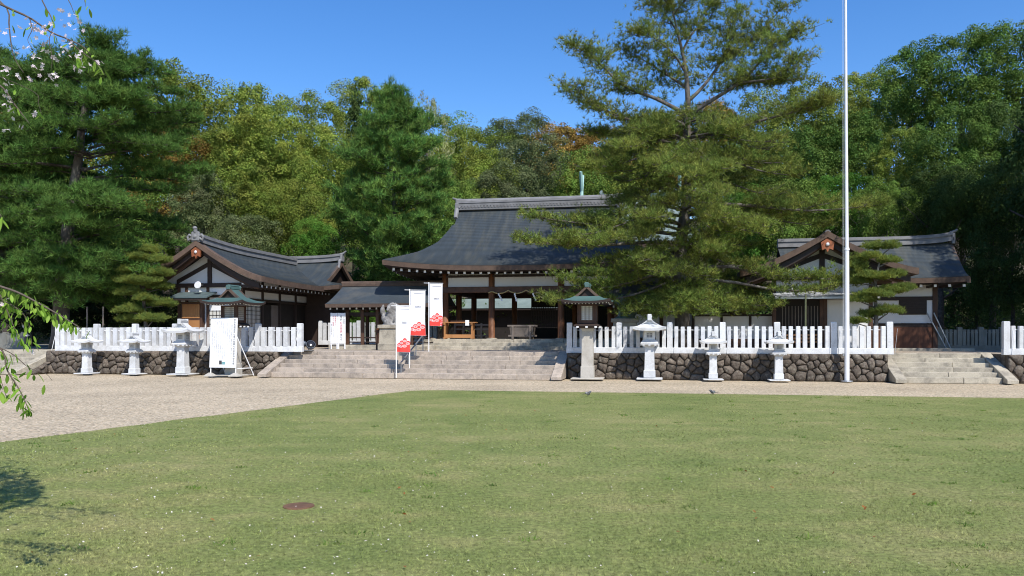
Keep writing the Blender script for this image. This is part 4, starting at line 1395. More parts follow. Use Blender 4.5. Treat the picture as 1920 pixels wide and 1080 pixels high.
for i in range(6):
    z = Zw(589) + (Zw(565) - Zw(589)) * i / 6 + .02
    MB().box(wx0 + .03, wx1 - .03, yf - .07, yf - .048, z, z + .05).build('louvre', M_dark, wd)
MB().cbox(1.0, xr + 1.2, yf - .9, yf + .1, -.02, .1, .015).build('stone_sill', M_step2, rgt)
for k, (a, b) in enumerate(((.28, .95), (.42, 1.08))):
    o = MB().tube([(0, 0, 0), (-.62 - .1 * k, .1, 1.5)], .03, 6).build('leaning_pole', M_steel)
    o.location = S(U(1782 - 8 * k, 6.9), 6.9, TER + .1); o.rotation_euler = (0, 0, -TH)
    tag(o, ('thin pole leaning against the right building corner, lower one', 'thin pole leaning against the right building corner, nearer the wall')[k], 'pole', 'leaning poles')
# ---------------------------------------------------------------- flagpole
fp = thing('flagpole', 'tall bare silver flagpole in front of the right wall', 'flagpole', at(1588, 713.5, 27.4) * 1.0, 0)
fp.location = (fp.location.x, 27.4, 0)
MB().tube([(0, 0, 0), (0, 0, 2), (-.005, 0, 4.6)], [.084, .08, .075], 20, False).build('lower_pole', M_alu, fp, smooth=True)
MB().tube([(-.005, 0, 4.55), (-.03, 0, 9), (-.05, 0, 14.5)], [.064, .052, .038], 20, False).build('upper_pole', M_alu, fp, smooth=True)
MB().lathe([(.092, 0), (.092, .03), (.082, .05)], 20).build('collar', M_alu, fp, loc=(0, 0, 4.5))
MB().tube([(-.13, 0, .9), (-.14, 0, 14.4)], .006, 4).build('halyard', M_white, fp)
MB().cbox(-.14, -.1, -.03, .03, .85, .95, .005).build('cleat', M_steel, fp)
MB().lathe([(.2, -.02), (.19, .012), (.12, .02)], 16).build('foot_plate', M_steel, fp)

# ---------------------------------------------------------------- banners on the stairs
def banner(px, v, z0, ztop, zbot, wpx0, wpx1, label, seed, sway):
    r = random.Random(seed)
    u = U(px, v)
    root = thing('banner_flag', label, 'banner', S(u, v, z0), -TH, 'white and red banners on the stairs')
    zt, zb = ztop - z0, zbot - z0
    w = U(wpx1, v) - u - .04
    MB().tube([(0, 0, 0), (0, 0, zt + .06)], .019, 8).build('pole', M_white, root)
    MB().tube([(-.2, 0, zt + .03), (w + .06, 0, zt + .01)], .012, 6).build('cross_bar', M_white, root)
    def cl(a, b):
        """banner cloth: a 0..1 across, b 0..1 down"""
        x = .035 + a * w * (1 - .05 * b * a) - sway * .05 * math.sin(b * 2.2) * a
        y = (.08 * math.sin(a * 3.1 + b * 2.6 + seed) + .028 * math.sin(a * 9 + b * 7 + seed * 2)) * (a ** .7) * (.3 + b) + sway * .16 * a * math.sin(b * math.pi * .9)
        return (x, y, zt - b * (zt - zb) - .015 * a)
    n, m = 10, 26
    cloth = MB().grid([[cl(i / n, j / m) for i in range(n + 1)] for j in range(m + 1)]).build('cloth', M_cloth, root, smooth=True)
    asp = (zt - zb) / w
    def shape(name, pts, mat, dy):
        vs_ = []
        for a, b in pts:
            p = cl(min(1, max(0, a)), min(1, max(0, b)))
            vs_.append((p[0], p[1] - dy, p[2]))
        return vs_
    # red cloud field: dense columns from its lobed upper edge to the hem
    def edge_b(a):
        lobes = ((.12, .83, .14, .055), (.34, .775, .16, .06), (.6, .735, .17, .075), (.86, .78, .16, .065), (.5, .84, .5, .04))
        best = .9
        for c, b, ra, rb in lobes:
            t = (a - c) / ra
            if abs(t) < 1:
                best = min(best, b + .03 - rb * math.sqrt(1 - t * t))
        return best
    for side, dy in ((1, .005), (-1, -.005)):
        rows_ = []
        for i in range(33):
            a = i / 32
            e = edge_b(a)
            col_ = []
            for j in range(9):
                b = e + (.995 - e) * j / 8
                p = cl(a, b)
                col_.append((p[0], p[1] - dy, p[2]))
            rows_.append(col_)
        MB().grid(rows_).build('red_cloud_print', M_red, cloth)
    cw = MB()
    for c, b, s in ((.14, .86, 1.0), (.36, .80, .9), (.6, .755, .9), (.82, .81, 1.0), (.58, .865, 1.05), (.3, .88, .8)):
        for rr0, rr1 in ((.145 * s, .118 * s), (.08 * s, .055 * s)):
            k = 18
            ring = []
            for i in range(k + 1):
                t = math.pi * (1.05 + 1.2 * -1 * 0) + 2 * math.pi * i / k
                ring.append([(c + rr * math.cos(t), b + rr * math.sin(t) * .62 / asp * 1.0) for rr in (rr0, rr1)])
            vs_ = []
            for q in ring:
                for a, bb in q:
                    p = cl(min(1, max(0, a)), min(.995, bb)); vs_.append((p[0], p[1] - .009, p[2]))
            cw.add(vs_, [(2 * i, 2 * i + 1, 2 * i + 3, 2 * i + 2) for i in range(k)])
    cw.build('white_curl_print', M_wpr, cloth)
    for b, hh, a0, a1, nn in ((.06, .012, .22, .9, 9), (.345, .022, .33, .72, 4), (.375, .012, .33, .72, 6)):
        tm = MB()
        for i in range(nn):
            a = a0 + (a1 - a0) * (i + .5) / nn
            da = (a1 - a0) / nn * .36
            vs_ = shape('', [(a - da, b - hh / 2), (a + da, b - hh / 2), (a + da, b + hh / 2), (a - da, b + hh / 2)], None, .007)
            tm.add(vs_, [(0, 1, 2, 3)])
        tm.build('small_print_line', M_inkg, cloth)
    return root

def bz(px, py, v):
    return ZZ(py, U(px, v), v)
banner(743, -1.25, 0.0, bz(743, 574, -1.25), bz(743, 660, -1.25), 0, 771, 'white banner with red cloud hem, lowest and leftmost of three on the stairs', 1, .5)
banner(768, -.35, .31, bz(768, 545, -.35), bz(768, 629, -.35), 0, 798, 'white banner with red cloud hem, middle one on the stairs', 2, .3)
banner(804, 1.0, TER, bz(804, 532, 1.0), bz(804, 611, 1.0), 0, 830, 'white banner with red cloud hem, topmost and rightmost on the stairs', 3, .4)

# handrail up the middle of the stairs
hr = thing('handrail', 'dark metal handrail up the stairs behind the banners', 'handrail', S(U(752, -1.0), -1.0), -TH)
a_ = Vector((0, 0, .55)); b_ = Vector((1.0, 2.3, .55 + 1.25))
b_ = Vector((.05, 2.6, .55 + 1.02))
MB().tube([a_ + Vector((0, -.15, -.02)), a_, b_, b_ + Vector((0, .5, 0))], .028, 8).build('rail', M_steel, hr)
for k in range(4):
    t = k / 3
    p = a_.lerp(b_, t)
    MB().tube([(p.x, p.y, min(TER, max(.02, (p.y - .1) * .42)) ), p], .022, 8).build('rail_post', M_steel, hr)

# ---------------------------------------------------------------- notice board
def px_u(px, v): return U(px, v)
vb = -1.75
ub0, ub1 = U(392, vb), U(442, vb)
nb = thing('notice_board', 'large white notice board on legs with small print left of the stairs', 'notice board', S(ub0, vb), -TH - .02)
wb = (ub1 - ub0) * 1.0
zt, zb = ZZ(596, ub0, vb), ZZ(689, ub0, vb)
lean = .06
def nbp(x, z, dy=0):
    return (x, lean * z + dy, z)
MB().loft([[nbp(0, zb), nbp(wb, zb), nbp(wb, zt), nbp(0, zt)], [nbp(0, zb, .03), nbp(wb, zb, .03), nbp(wb, zt, .03), nbp(0, zt, .03)]]).build('panel', M_white, nb, fix=True)
for x in (.03, wb - .03):
    MB().tube([nbp(x, 0, .05), nbp(x, zt - .02, .05)], .022, 6).build('leg', M_white, nb)
    MB().tube([(x + .25 * (1 if x > .5 else .4), .95, 0), nbp(x, zt * .68, .06)], .02, 6).build('back_strut', M_white, nb)
    MB().sq([(.2, .16, 0), (.2, .16, .02), (.06, .05, .13), (.05, .04, .14)]).build('ballast_block', M_pillar, nb, loc=(x, .03, 0))
MB().tube([(wb + .02, .1, .3), (wb + .28, .75, .3)], .018, 6).build('cross_bar', M_white, nb)
def letter(body, size, x, z, mat, root, name='lettering', vertical=True, tilt=lean, dy=-.004):
    o = link(name, text_mesh(body, size, mat, vertical), root, nbp(x, z, dy) if tilt else (x, dy, z))
    o.rotation_euler = (rad(90) - math.atan(tilt), 0, 0)
    o['kind'] = 'stuff'
    return o
letter('奈良県護国神社境内御案内及御祭神御由緒', .092, wb - .1, zt - .12, M_ink, nb)
letter('護国神社　御祭神　護国之神々　春季大祭', .06, wb - .21, zt - .3, M_inkg, nb)
rr = random.Random(4)
pool = '昭和十七年奈良県出身戦没者英霊二万九千余柱奉祀御神徳家内安全交通安全厄除祈願受付社務所参拝者案内'
for c in range(9):
    x = wb - .3 - c * .09
    ln = rr.choice((12, 22, 30, 34, 26))
    body = ''.join(rr.choice(pool) for _ in range(ln))
    letter(body, .042, x, zt - .14 - rr.choice((0, .05, .3)), M_inkg, nb)
MB().box(wb * .37, wb * .47, 0, .003, zb + .12, zb + .27).build('printed_picture', M_photo1, nb).location = (0, lean * (zb + .2) - .012, 0)
MB().box(wb * .475, wb * .6, 0, .003, zb + .12, zb + .22).build('printed_picture', M_photo2, nb).location = (0, lean * (zb + .2) - .012, 0)

# ---------------------------------------------------------------- tall signs in front of the cloister
def tall_sign(px0, px1, label, cols):
    v = 4.75
    u0, u1 = U(px0, v), U(px1, v)
    z0 = TER + .005
    root = thing('upright_sign', label, 'sign', S(u0, v, z0), -TH, 'tall white signs at the cloister')
    w = u1 - u0
    zt = ZZ(587, u0, v) - z0
    zb = ZZ(644, u0, v) - z0
    MB().cbox(0, w, 0, .04, zb, zt, .005).build('panel', M_white, root)
    for x in (.03, w - .03):
        MB().cbox(x - .025, x + .025, .005, .05, 0, zt + .01, .004).build('leg', M_white, root)
    for body, size, x, dz, mat in cols:
        letter(body, size, x * w, zt - dz, mat, root, tilt=0, dy=-.003)
tall_sign(619.5, 632.8, 'tall white sign with red writing, left of the cloister pair', [('数珠祭りの', .095, .72, .2, M_inkr), ('日々の御祭', .095, .42, .2, M_inkr), ('にてください', .085, .42, .75, M_inkg), ('境内にて奉仕致します', .05, .14, .55, M_ink)])
tall_sign(633.4, 647.5, 'tall white sign with black and red writing, right of the cloister pair', [('二千四百年', .085, .82, .15, M_ink), ('奉祝', .13, .46, .22, M_ink), ('記念祭典', .13, .46, .5, M_inkr), ('奉仕中', .11, .46, 1.04, M_ink)])

# ---------------------------------------------------------------- ground floodlight
fl = thing('floodlight', 'dark round floodlight on the terrace by the left fence end', 'floodlight', S(U(577, .75), .75, TER + .006), -TH)
MB().cbox(-.2, .22, -.1, .1, 0, .04, .01).build('base', M_steel, fl)
MB().lathe([(.05, -.2), (.12, -.17), (.18, -.06), (.19, .06), (.17, .08)], 18).build('lamp_drum', M_lampb, fl, smooth=True, loc=(.13, 0, .24)).rotation_euler = (rad(60), 0, rad(30))
MB().lathe([(.168, .079), (.1, .1), (.02, .105)], 18).build('lens', M_glass, fl, smooth=True, loc=(.13, 0, .24)).rotation_euler = (rad(60), 0, rad(30))
MB().lathe([(.03, -.1), (.09, -.08), (.11, .0), (.1, .05)], 14).build('small_lamp', M_lampb, fl, smooth=True, loc=(-.16, -.02, .3)).rotation_euler = (rad(70), 0, rad(-30))
MB().tube([(-.16, 0, .03), (-.16, 0, .26)], .02, 6).build('bracket', M_steel, fl)
MB().tube([(.05, 0, .03), (.0, 0, .22), (.1, 0, .3)], .02, 6).build('bracket', M_steel, fl)

# ---------------------------------------------------------------- guardian lion-dogs
def lion(px, v, base_z, mat, ped, label, face, k=1.0):
    root = thing('guardian_lion', label, 'statue', S(U(px, v), v, TER), -TH, 'guardian lion-dogs')
    s = face
    p = MB().cbox(-.55, .55, -.4, .4, 0, .3, .02)
    p.build('pedestal_foot', M_step2, root)
    MB().sq([(.5, .36, .3), (.47, .33, base_z - .16)]).build('pedestal', ped, root)
    MB().cbox(-.56, .56, -.4, .4, base_z - .16, base_z, .02).build('pedestal_top', ped, root)
    b = MB()
    E = lambda c, rr_, ry=0: b.ell((c[0] * s, c[1], c[2] + base_z), rr_, 14, 10, Matrix.Rotation(-ry * s, 3, 'Y'))
    E((-.18, 0, .22), (.26, .2, .22)); E((-.02, 0, .38), (.24, .19, .34), .45); E((.1, 0, .52), (.2, .19, .24)); E((.16, 0, .78), (.21, .2, .2))
    E((.34, 0, .74), (.13, .13, .1)); E((.36, 0, .66), (.1, .11, .05)); E((.02, 0, .8), (.2, .23, .22)); E((.0, 0, .62), (.18, .23, .2))
    for t in (-1, 1):
        E((.2, t * .11, .25), (.075, .07, .28)); E((.27, t * .11, .04), (.12, .08, .05)); E((-.12, t * .2, .12), (.2, .09, .14)); E((.06, t * .22, .04), (.13, .07, .05))
        E((.1, t * .17, .95), (.06, .03, .08)); E((.27, t * .09, .86), (.06, .05, .05))
    E((-.4, 0, .4), (.09, .1, .22), -.3); E((-.45, 0, .64), (.12, .13, .2)); E((-.42, 0, .82), (.06, .07, .12)); E((-.36, 0, .2), (.1, .12, .12))
    for i in range(9):
        t = i / 8 * math.pi
        E((-.1 + .02 * math.sin(i * 3), .23 * math.cos(t), .68 + .2 * math.sin(t)), (.08, .07, .08))
    E((0, 0, .0), (.5, .33, .05))
    o = b.build('statue_body', mat, root, smooth=True)
    md = o.modifiers.new('blend', 'REMESH'); md.mode = 'VOXEL'; md.voxel_size = .035; md.use_smooth_shade = True
    root.scale = (k, k, k)
    return root
lion(735, 3.4, 1.15, M_statue, M_step2, 'grey stone lion-dog statue on a pedestal left of the hall steps', 1, .95)
lion(1172, 3.2, 1.35, M_bronze, M_pillar, 'green bronze lion-dog statue under the pine right of the hall', -1, .98)

# votive stand beside the cloister
vt = thing('offering_stand', 'small wooden stand with orange fruit beside the left statue', 'stand', S(U(712, 4.0), 4.0, TER), -TH)
for x in (-.14, .14):
    MB().cbox(x - .03, x + .03, -.03, .03, 0, .8, .004).build('leg', M_wood, vt)
MB().cbox(-.2, .32, -.12, .12, .8, .85, .006).build('shelf', M_wood, vt)
for i in range(3):
    o = MB().ell((0, 0, 0), (.075, .075, .065)).build('orange', M_fruit, None, smooth=True, loc=S(U(712, 4.0) - .08 + i * .15, 4.0, TER + .915))
    tag(o, ('orange on the small stand, left one', 'orange on the small stand, middle one', 'orange on the small stand, right one')[i], 'fruit', 'oranges on the stand')

# support poles under pine limbs
for px, py, v, lab in ((1510, 552, 1.6, 'greenish prop pole holding up a pine limb before the right building'), (163, 575, 1.4, 'thin grey pole in shade, left of two below the left pine'), (193, 575, 1.4, 'thin grey pole in shade, right of two below the left pine')):
    u = U(px, v)
    o = MB().tube([(0, 0, 0), (.01, 0, ZZ(py, u, v) - TER)], .035, 8).build('prop_pole', pmat('mossy_pole', (.12, .13, .07), .9, .3, 5) if px > 900 else M_greywood, None, loc=S(u, v, TER))
    tag(o, lab, 'pole')

# iron cover in the lawn
g = ground(560, 951)
ic = MB().lathe([(.145, -.01), (.142, .004), (.13, .007), (.0, .008)], 20).build('iron_cover', M_rust, None, loc=(g.x, g.y, .012))
tag(ic, 'round rusty brown iron cover lying in the lawn', 'cover')

# two small birds on the far lawn
def bird(px, py, label, rz, pale):
    g = ground(px, py)
    root = thing('small_bird', label, 'bird', (g.x, g.y, .008), rz, 'small birds on the lawn')
    b = MB()
    b.ell((0, 0, .075), (.075, .04, .042), 12, 8, Matrix.Rotation(.25, 3, 'Y'))
    b.ell((.075, 0, .115), (.032, .028, .028)); b.ell((.05, 0, .095), (.035, .028, .035))
    o = b.build('body', pmat('bird_grey', (.06, .06, .065), .8, .3, 30, (.5, .5, .5), .8, 12), root, smooth=True)
    md = o.modifiers.new('blend', 'REMESH'); md.mode = 'VOXEL'; md.voxel_size = .008; md.use_smooth_shade = True
    MB().loft([[(-.05, -.018, .078), (-.05, .018, .078), (-.05, .018, .07), (-.05, -.018, .07)], [(-.17, -.02, .062), (-.17, .02, .062), (-.17, .02, .058), (-.17, -.02, .058)]]).build('tail', M_ink, root)
    MB().tube([(.1, 0, .115), (.13, 0, .11)], [.008, .002], 5).build('beak', M_ink, root)
    for s in (-1, 1):
        MB().tube([(0, s * .015, 0), (-.005, s * .015, .045)], .003, 4).build('leg', M_ink, root)
bird(1102, 743.5, 'small dark and white bird on the far lawn, left one', .5, 1)
bird(1337, 741, 'small dark bird at the far lawn edge, right one', 2.4, 0)
# ---------------------------------------------------------------- broadleaf trees
nprng = np.random.default_rng(7)

def unit(a):
    return a / np.maximum(1e-9, np.linalg.norm(a, axis=1, keepdims=True))

def leaf_quads(P, N, size, aspect=.6):
    """small rhombic leaves at P facing N with random spin"""
    n = len(P)
    ref = unit(nprng.normal(size=(n, 3)))
    T = unit(np.cross(N, ref)); B = np.cross(N, T)
    s = size[:, None]
    V = np.stack([P - T * s, P + B * s * aspect + N * s * .12, P + T * s, P - B * s * aspect + N * s * .12], axis=1).reshape(-1, 3)
    F = np.arange(4 * n).reshape(n, 4)
    return V, F

def crown_mesh(name, mat, R, H, nlobe, nleaf, leaf, cone=0.0, lump=1.0, low=0.0, sub=7):
    """billowing crown in two levels: big lobes over an ellipsoid, each covered with small leaf clumps; base z=0, top z=H"""
    per = int(nleaf * .9 / (nlobe * sub))
    Ps, Ns = [], []
    g = (math.sqrt(5) - 1) / 2
    for i in range(nlobe):
        zf = low + (1 - low) * (i + .5) / nlobe
        cz = 2 * zf - 1
        ph_ = 2 * math.pi * (i * g + nprng.uniform(-.08, .08))
        rr_ = math.sqrt(max(0, 1 - cz * cz))
        if cone: rr_ = rr_ * (1 - cone) + cone * max(0.05, (1 - zf)) * 1.05
        sh = nprng.uniform(.5, .82)
        lobe = np.array([rr_ * math.cos(ph_) * R * sh, rr_ * math.sin(ph_) * R * sh, H * (.5 + .5 * cz * nprng.uniform(.72, .9))])
        lr = R * nprng.uniform(.24, .44) * lump
        out = np.array([lobe[0], lobe[1], (lobe[2] - H * .4) * R / H * 2])
        out = out / max(1e-6, np.linalg.norm(out))
        for k in range(sub):
            w = nprng.normal(size=3); w = w / np.linalg.norm(w) + out * .6 + np.array([0, 0, .45]); w = w / np.linalg.norm(w)
            c = lobe + w * lr * nprng.uniform(.55, 1.0) * np.array([1, 1, .85])
            cr = lr * nprng.uniform(.34, .58)
            d = unit(unit(nprng.normal(size=(per, 3))) + w * .5 + np.array([0, 0, .25]))
            rad_ = cr * (1 - .55 * nprng.random((per, 1)) ** 1.8)
            Ps.append(c + d * rad_ * np.array([1, 1, .85]))
            Ns.append(unit(d * .8 + .4 * nprng.normal(size=(per, 3)) + np.array([0, 0, .5])))
    nf = int(nleaf * .1)
    d = unit(nprng.normal(size=(nf, 3))) * (nprng.random((nf, 1)) ** .5) * .66
    Ps.append(d * np.array([R, R, H * .5]) + np.array([0, 0, H * .46])); Ns.append(unit(nprng.normal(size=(nf, 3)) + np.array([0, -.5, .3])))
    P = np.concatenate(Ps); N = np.concatenate(Ns)
    size = leaf * nprng.uniform(.55, 1.3, len(P))
    size[-nf:] *= 1.6
    V, F = leaf_quads(P, N, size)
    return np_mesh(name, V, F, mat)

LM = {
    'olive': leafmat('foliage_olive', (.175, .25, .042), hue=(.245, .27, .05)),
    'green': leafmat('foliage_green', (.125, .215, .038), hue=(.185, .245, .048)),
    'spring': leafmat('foliage_spring', (.2, .27, .045), hue=(.26, .28, .05)),
    'rust': leafmat('foliage_rust', (.25, .18, .045), hue=(.31, .19, .045)),
    'grey': leafmat('foliage_greygreen', (.12, .16, .058), hue=(.17, .19, .085)),
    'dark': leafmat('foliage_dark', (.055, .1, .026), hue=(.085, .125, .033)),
    'pale': leafmat('foliage_pale', (.3, .33, .13), hue=(.34, .33, .17)),
    'deep': leafmat('foliage_shade_dark', (.018, .032, .011), hue=(.028, .042, .014)),  # near-black leaves: the deep shade under the left pines is put into the colour
    'mid': leafmat('foliage_midgreen', (.08, .155, .03), hue=(.125, .185, .036)),
    'vivid': leafmat('foliage_vivid', (.075, .19, .026), hue=(.13, .22, .035)),
}
CR = [crown_mesh('crown_shape', LM['olive'], 4.5, 8.0, 24, 34000, .082),
      crown_mesh('crown_shape', LM['olive'], 4.5, 8.0, 34, 34000, .08, lump=.85),
      crown_mesh('crown_shape', LM['olive'], 4.5, 9.5, 28, 34000, .083, low=.05),
      crown_mesh('crown_shape', LM['olive'], 4.5, 7.0, 18, 32000, .085, lump=1.12, sub=9),
      crown_mesh('crown_shape', LM['olive'], 4.5, 8.5, 40, 34000, .08, lump=.75, cone=.35)]
CONE = crown_mesh('crown_shape', LM['dark'], 3.0, 10.0, 60, 20000, .09, cone=.85, lump=.75, sub=5)
AIRY = crown_mesh('crown_shape', LM['pale'], 4.0, 8.0, 26, 6500, .085, lump=.8, sub=6)
TRUNK = {}

def trunk_mesh(h, r0, seed):
    r = random.Random(seed)
    mb = MB()
    pts, rr_ = [], []
    x = y = 0
    for i in range(9):
        t = i / 8
        pts.append((x, y, t * h)); rr_.append(r0 * (1.25 if i == 0 else 1) * (1 - .72 * t))
        x += r.uniform(-.06, .06) * h * .12; y += r.uniform(-.06, .06) * h * .12
    mb.tube(pts, rr_, 9)
    for k in range(7):
        i = r.randint(3, 7)
        a = r.uniform(0, 2 * math.pi)
        p = Vector(pts[i]); L = h * r.uniform(.2, .34)
        d = Vector((math.cos(a), math.sin(a), r.uniform(.35, .9))).normalized()
        mb.tube([p, p + d * L * .5 + Vector((0, 0, .03 * L)), p + d * L + Vector((0, 0, .16 * L))], [rr_[i] * .55, rr_[i] * .36, rr_[i] * .12], 6)
    return mb.mesh('trunk', M_barkd, True)

def broadleaf(px, py, y, rpx, kind, label, shape=None, name='broadleaf_tree', crown_frac=.72, group='trees of the wooded hill'):
    top = at(px, py, y)
    bz_ = hill_z(top.x, top.y) if y > 46 else TER
    h = max(3.0, top.z - bz_)
    R = rpx / FOCAL * y
    r = random.Random(int(px * 7 + py))
    root = thing(name, label, 'tree', (top.x, top.y, bz_ - .05), r.uniform(0, 6.28), group)
    k = shape if shape is not None else CR[r.randint(0, 4)]
    bb = max(v.co.z for v in k.vertices) if k.name not in TRUNK else TRUNK[k.name]
    TRUNK[k.name] = bb
    base_r = 4.5 if k in CR else (3.0 if k is CONE else 4.0)
    ch = h * crown_frac if h > 5 else h * .92
    ch = max(ch, min(h * .95, R * 1.5))
    ch = min(ch, R * 2.3) if shape is None else ch
    c = link('crown', k, root, (0, 0, h - ch))
    c.scale = (R / base_r, R / base_r, ch / bb)
    c.material_slots[0].link = 'OBJECT'
    c.material_slots[0].material = LM[kind]
    tm = TRUNK.setdefault('mesh%d' % r.randint(0, 2), None)
    key = [q for q in ('mesh0', 'mesh1', 'mesh2') if TRUNK.get(q) is not None or q in TRUNK]
    for q in ('mesh0', 'mesh1', 'mesh2'):
        if TRUNK.get(q) is None:
            TRUNK[q] = trunk_mesh(10, .26, int(q[-1]) + 3)
    t = link('trunk', TRUNK['mesh%d' % r.randint(0, 2)], root)
    t.scale = (h / 13, h / 13, h * .68 / 10)
    return root

FOREST = [
    # px, py top, distance, half width px, colour, label
    # far crest
    (20, 128, 72, 138, 'rust', 'rusty-leaved tree on the crest behind the left pine'),
    (330, 118, 74, 114, 'olive', 'olive tree on the crest right of the left pine top'),
    (440, 143, 78, 109, 'olive', 'olive tree on the crest left of two small conifers'),
    (560, 163, 76, 109, 'olive', 'yellowish olive tree on the crest left of the pale tree'),
    (690, 144, 84, 89, 'spring', 'pale lime tree rising behind the dark conical tree'),
    (880, 229, 80, 92, 'olive', 'yellow-green tree on the crest right of the whitish tree'),
    (1050, 224, 84, 103, 'rust', 'rust brown tree on the crest left of the big pine'),
    (1150, 232, 84, 103, 'rust', 'rust brown tree on the crest behind the big pine crown left side'),
    (1320, 183, 82, 114, 'rust', 'rusty tree on the crest behind the big pine trunk'),
    (1440, 156, 80, 109, 'olive', 'olive tree on the crest right of the big pine trunk'),
    (1540, 136, 76, 97, 'olive', 'olive tree on the crest left of the flagpole'),
    (1625, 128, 72, 86, 'spring', 'bright yellow-green tree on the crest just right of the flagpole'),
    (1705, 82, 62, 92, 'mid', 'tall green tree with a pointed crown right of the flagpole'),
    (1800, 52, 60, 105, 'mid', 'tall round green tree near the right edge on the crest'),
    (1900, 35, 60, 105, 'mid', 'tall dark green tree at the right edge on the crest'),
    (795, 209, 92, 103, 'green', 'dark green tree far behind the whitish tree on the crest'),
    (960, 236, 90, 97, 'olive', 'olive tree far back on the crest above the hall'),
    (850, 249, 88, 80, 'olive', 'yellowish tree far back on the crest left of the hall ridge'),
    (1230, 213, 90, 103, 'green', 'green tree far back behind the big pine'),
    (1090, 244, 92, 103, 'rust', 'rusty tree far back above the hall ridge right end'),
    # middle slope
    (750, 290, 66, 85, 'olive', 'olive tree behind the green middle pine'),
    (670, 300, 62, 75, 'green', 'green tree left behind the green middle pine'),
    (745, 400, 56, 90, 'green', 'low green tree behind the middle pine trunk'),
    (200, 215, 62, 110, 'olive', 'olive tree on the slope partly behind the left pine'),
    (310, 215, 62, 95, 'rust', 'rust-tinged tree on the slope above the left office gable'),
    (420, 215, 64, 95, 'olive', 'round olive tree on the slope above the left office ridge'),
    (510, 180, 62, 105, 'olive', 'broad olive tree, largest round crown of the left slope'),
    (600, 225, 60, 90, 'olive', 'olive tree with cauliflower crown left of the green middle pine'),
    (900, 268, 62, 85, 'spring', 'yellow-green tree right of the green middle pine'),
    (985, 212, 64, 78, 'grey', 'dark grey-green tree above the hall ridge'),
    (1085, 275, 70, 80, 'green', 'green tree above the right end of the hall ridge'),
    (1190, 300, 70, 85, 'olive', 'olive tree filling in behind the big pine, left part'),
    (1390, 260, 60, 90, 'green', 'green tree on the slope right of the big pine trunk'),
    (1500, 230, 58, 95, 'mid', 'green tree on the slope left of the flagpole'),
    (1600, 205, 58, 85, 'mid', 'leafy green tree on the slope behind the flagpole'),
    (1690, 235, 54, 80, 'olive', 'olive tree on the slope right of the flagpole'),
    (1790, 190, 50, 90, 'mid', 'dense green tree on the right slope above the building wing'),
    (1890, 180, 50, 95, 'dark', 'deep green tree at the right edge of the slope'),
    (40, 235, 66, 110, 'olive', 'olive tree on the slope behind the left pine, left side'),
    (110, 300, 60, 100, 'green', 'green tree on the slope behind the left pine trunk'),
    (10, 340, 52, 100, 'green', 'green tree at the left edge behind the cherry twigs'),
    (1840, 260, 56, 90, 'mid', 'green tree on the right slope above the right wing gable end'),
    (1740, 255, 58, 85, 'mid', 'green tree on the right slope above the right wing ridge'),
    # lower slope
    (290, 500, 46, 70, 'deep', 'shade-coloured dark tree behind the left garden pine'),
    (120, 520, 44, 70, 'deep', 'shade-coloured dark tree low behind the left pine trunk'),
    (250, 320, 54, 95, 'green', 'green tree low on the slope behind the left pine'),
    (380, 310, 54, 80, 'grey', 'grey-green tree low on the slope above the office gable'),
    (465, 300, 56, 90, 'olive', 'light olive tree low on the slope above the office roof'),
    (560, 330, 55, 75, 'olive', 'small olive tree low on the slope left of the middle pine'),
    (455, 395, 50, 75, 'grey', 'greyish bush-like tree just above the office ridge'),
    (590, 400, 52, 55, 'vivid', 'vivid green young tree beside the office roof end'),
    (860, 330, 54, 62, 'green', 'green tree low behind the left end of the hall ridge'),
    (950, 295, 56, 80, 'grey', 'dark grey-green camellia-like tree right above the hall roof'),
    (1035, 318, 68, 75, 'green', 'green tree close above the hall ridge beside the finial'),
    (1400, 340, 52, 80, 'vivid', 'vivid green tree behind the big pine, right part'),
    (1480, 330, 50, 75, 'green', 'green tree low on the slope above the right gable'),
    (1570, 320, 50, 70, 'vivid', 'bright green low tree just left of the flagpole'),
    (1660, 330, 47, 75, 'green', 'low green tree above the right building ridge'),
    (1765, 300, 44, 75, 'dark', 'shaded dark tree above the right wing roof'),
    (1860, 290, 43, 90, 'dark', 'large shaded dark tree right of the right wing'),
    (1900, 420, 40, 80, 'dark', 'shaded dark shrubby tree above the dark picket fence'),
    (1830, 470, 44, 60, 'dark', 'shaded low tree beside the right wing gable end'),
    (60, 420, 46, 110, 'deep', 'shade-coloured dark tree behind the left pine trunk'),
    (200, 470, 47, 95, 'deep', 'shade-coloured dark tree behind the two thin poles'),
    (700, 490, 50, 85, 'vivid', 'sunlit bright green tree seen through the open cloister'),
    (800, 500, 52, 70, 'green', 'green tree just left of the hall eave'),
]
for px, py, y, rp, kind, lab in FOREST:
    broadleaf(px, py, y, rp, kind, lab, crown_frac=.8)
broadleaf(668, 165, 70, 48, 'dark', 'dark green conical tree in front of the pale lime tree', CONE, 'conical_tree', .9)
broadleaf(455, 152, 92, 26, 'dark', 'small dark conifer tip on the crest, left of the pair', CONE, 'conical_tree', .95)
broadleaf(484, 152, 92, 24, 'dark', 'small dark conifer tip on the crest, right of the pair', CONE, 'conical_tree', .95)
broadleaf(803, 163, 70, 50, 'pale', 'thin whitish young-leaved tree right of the green middle pine', AIRY, 'airy_tree', .7)
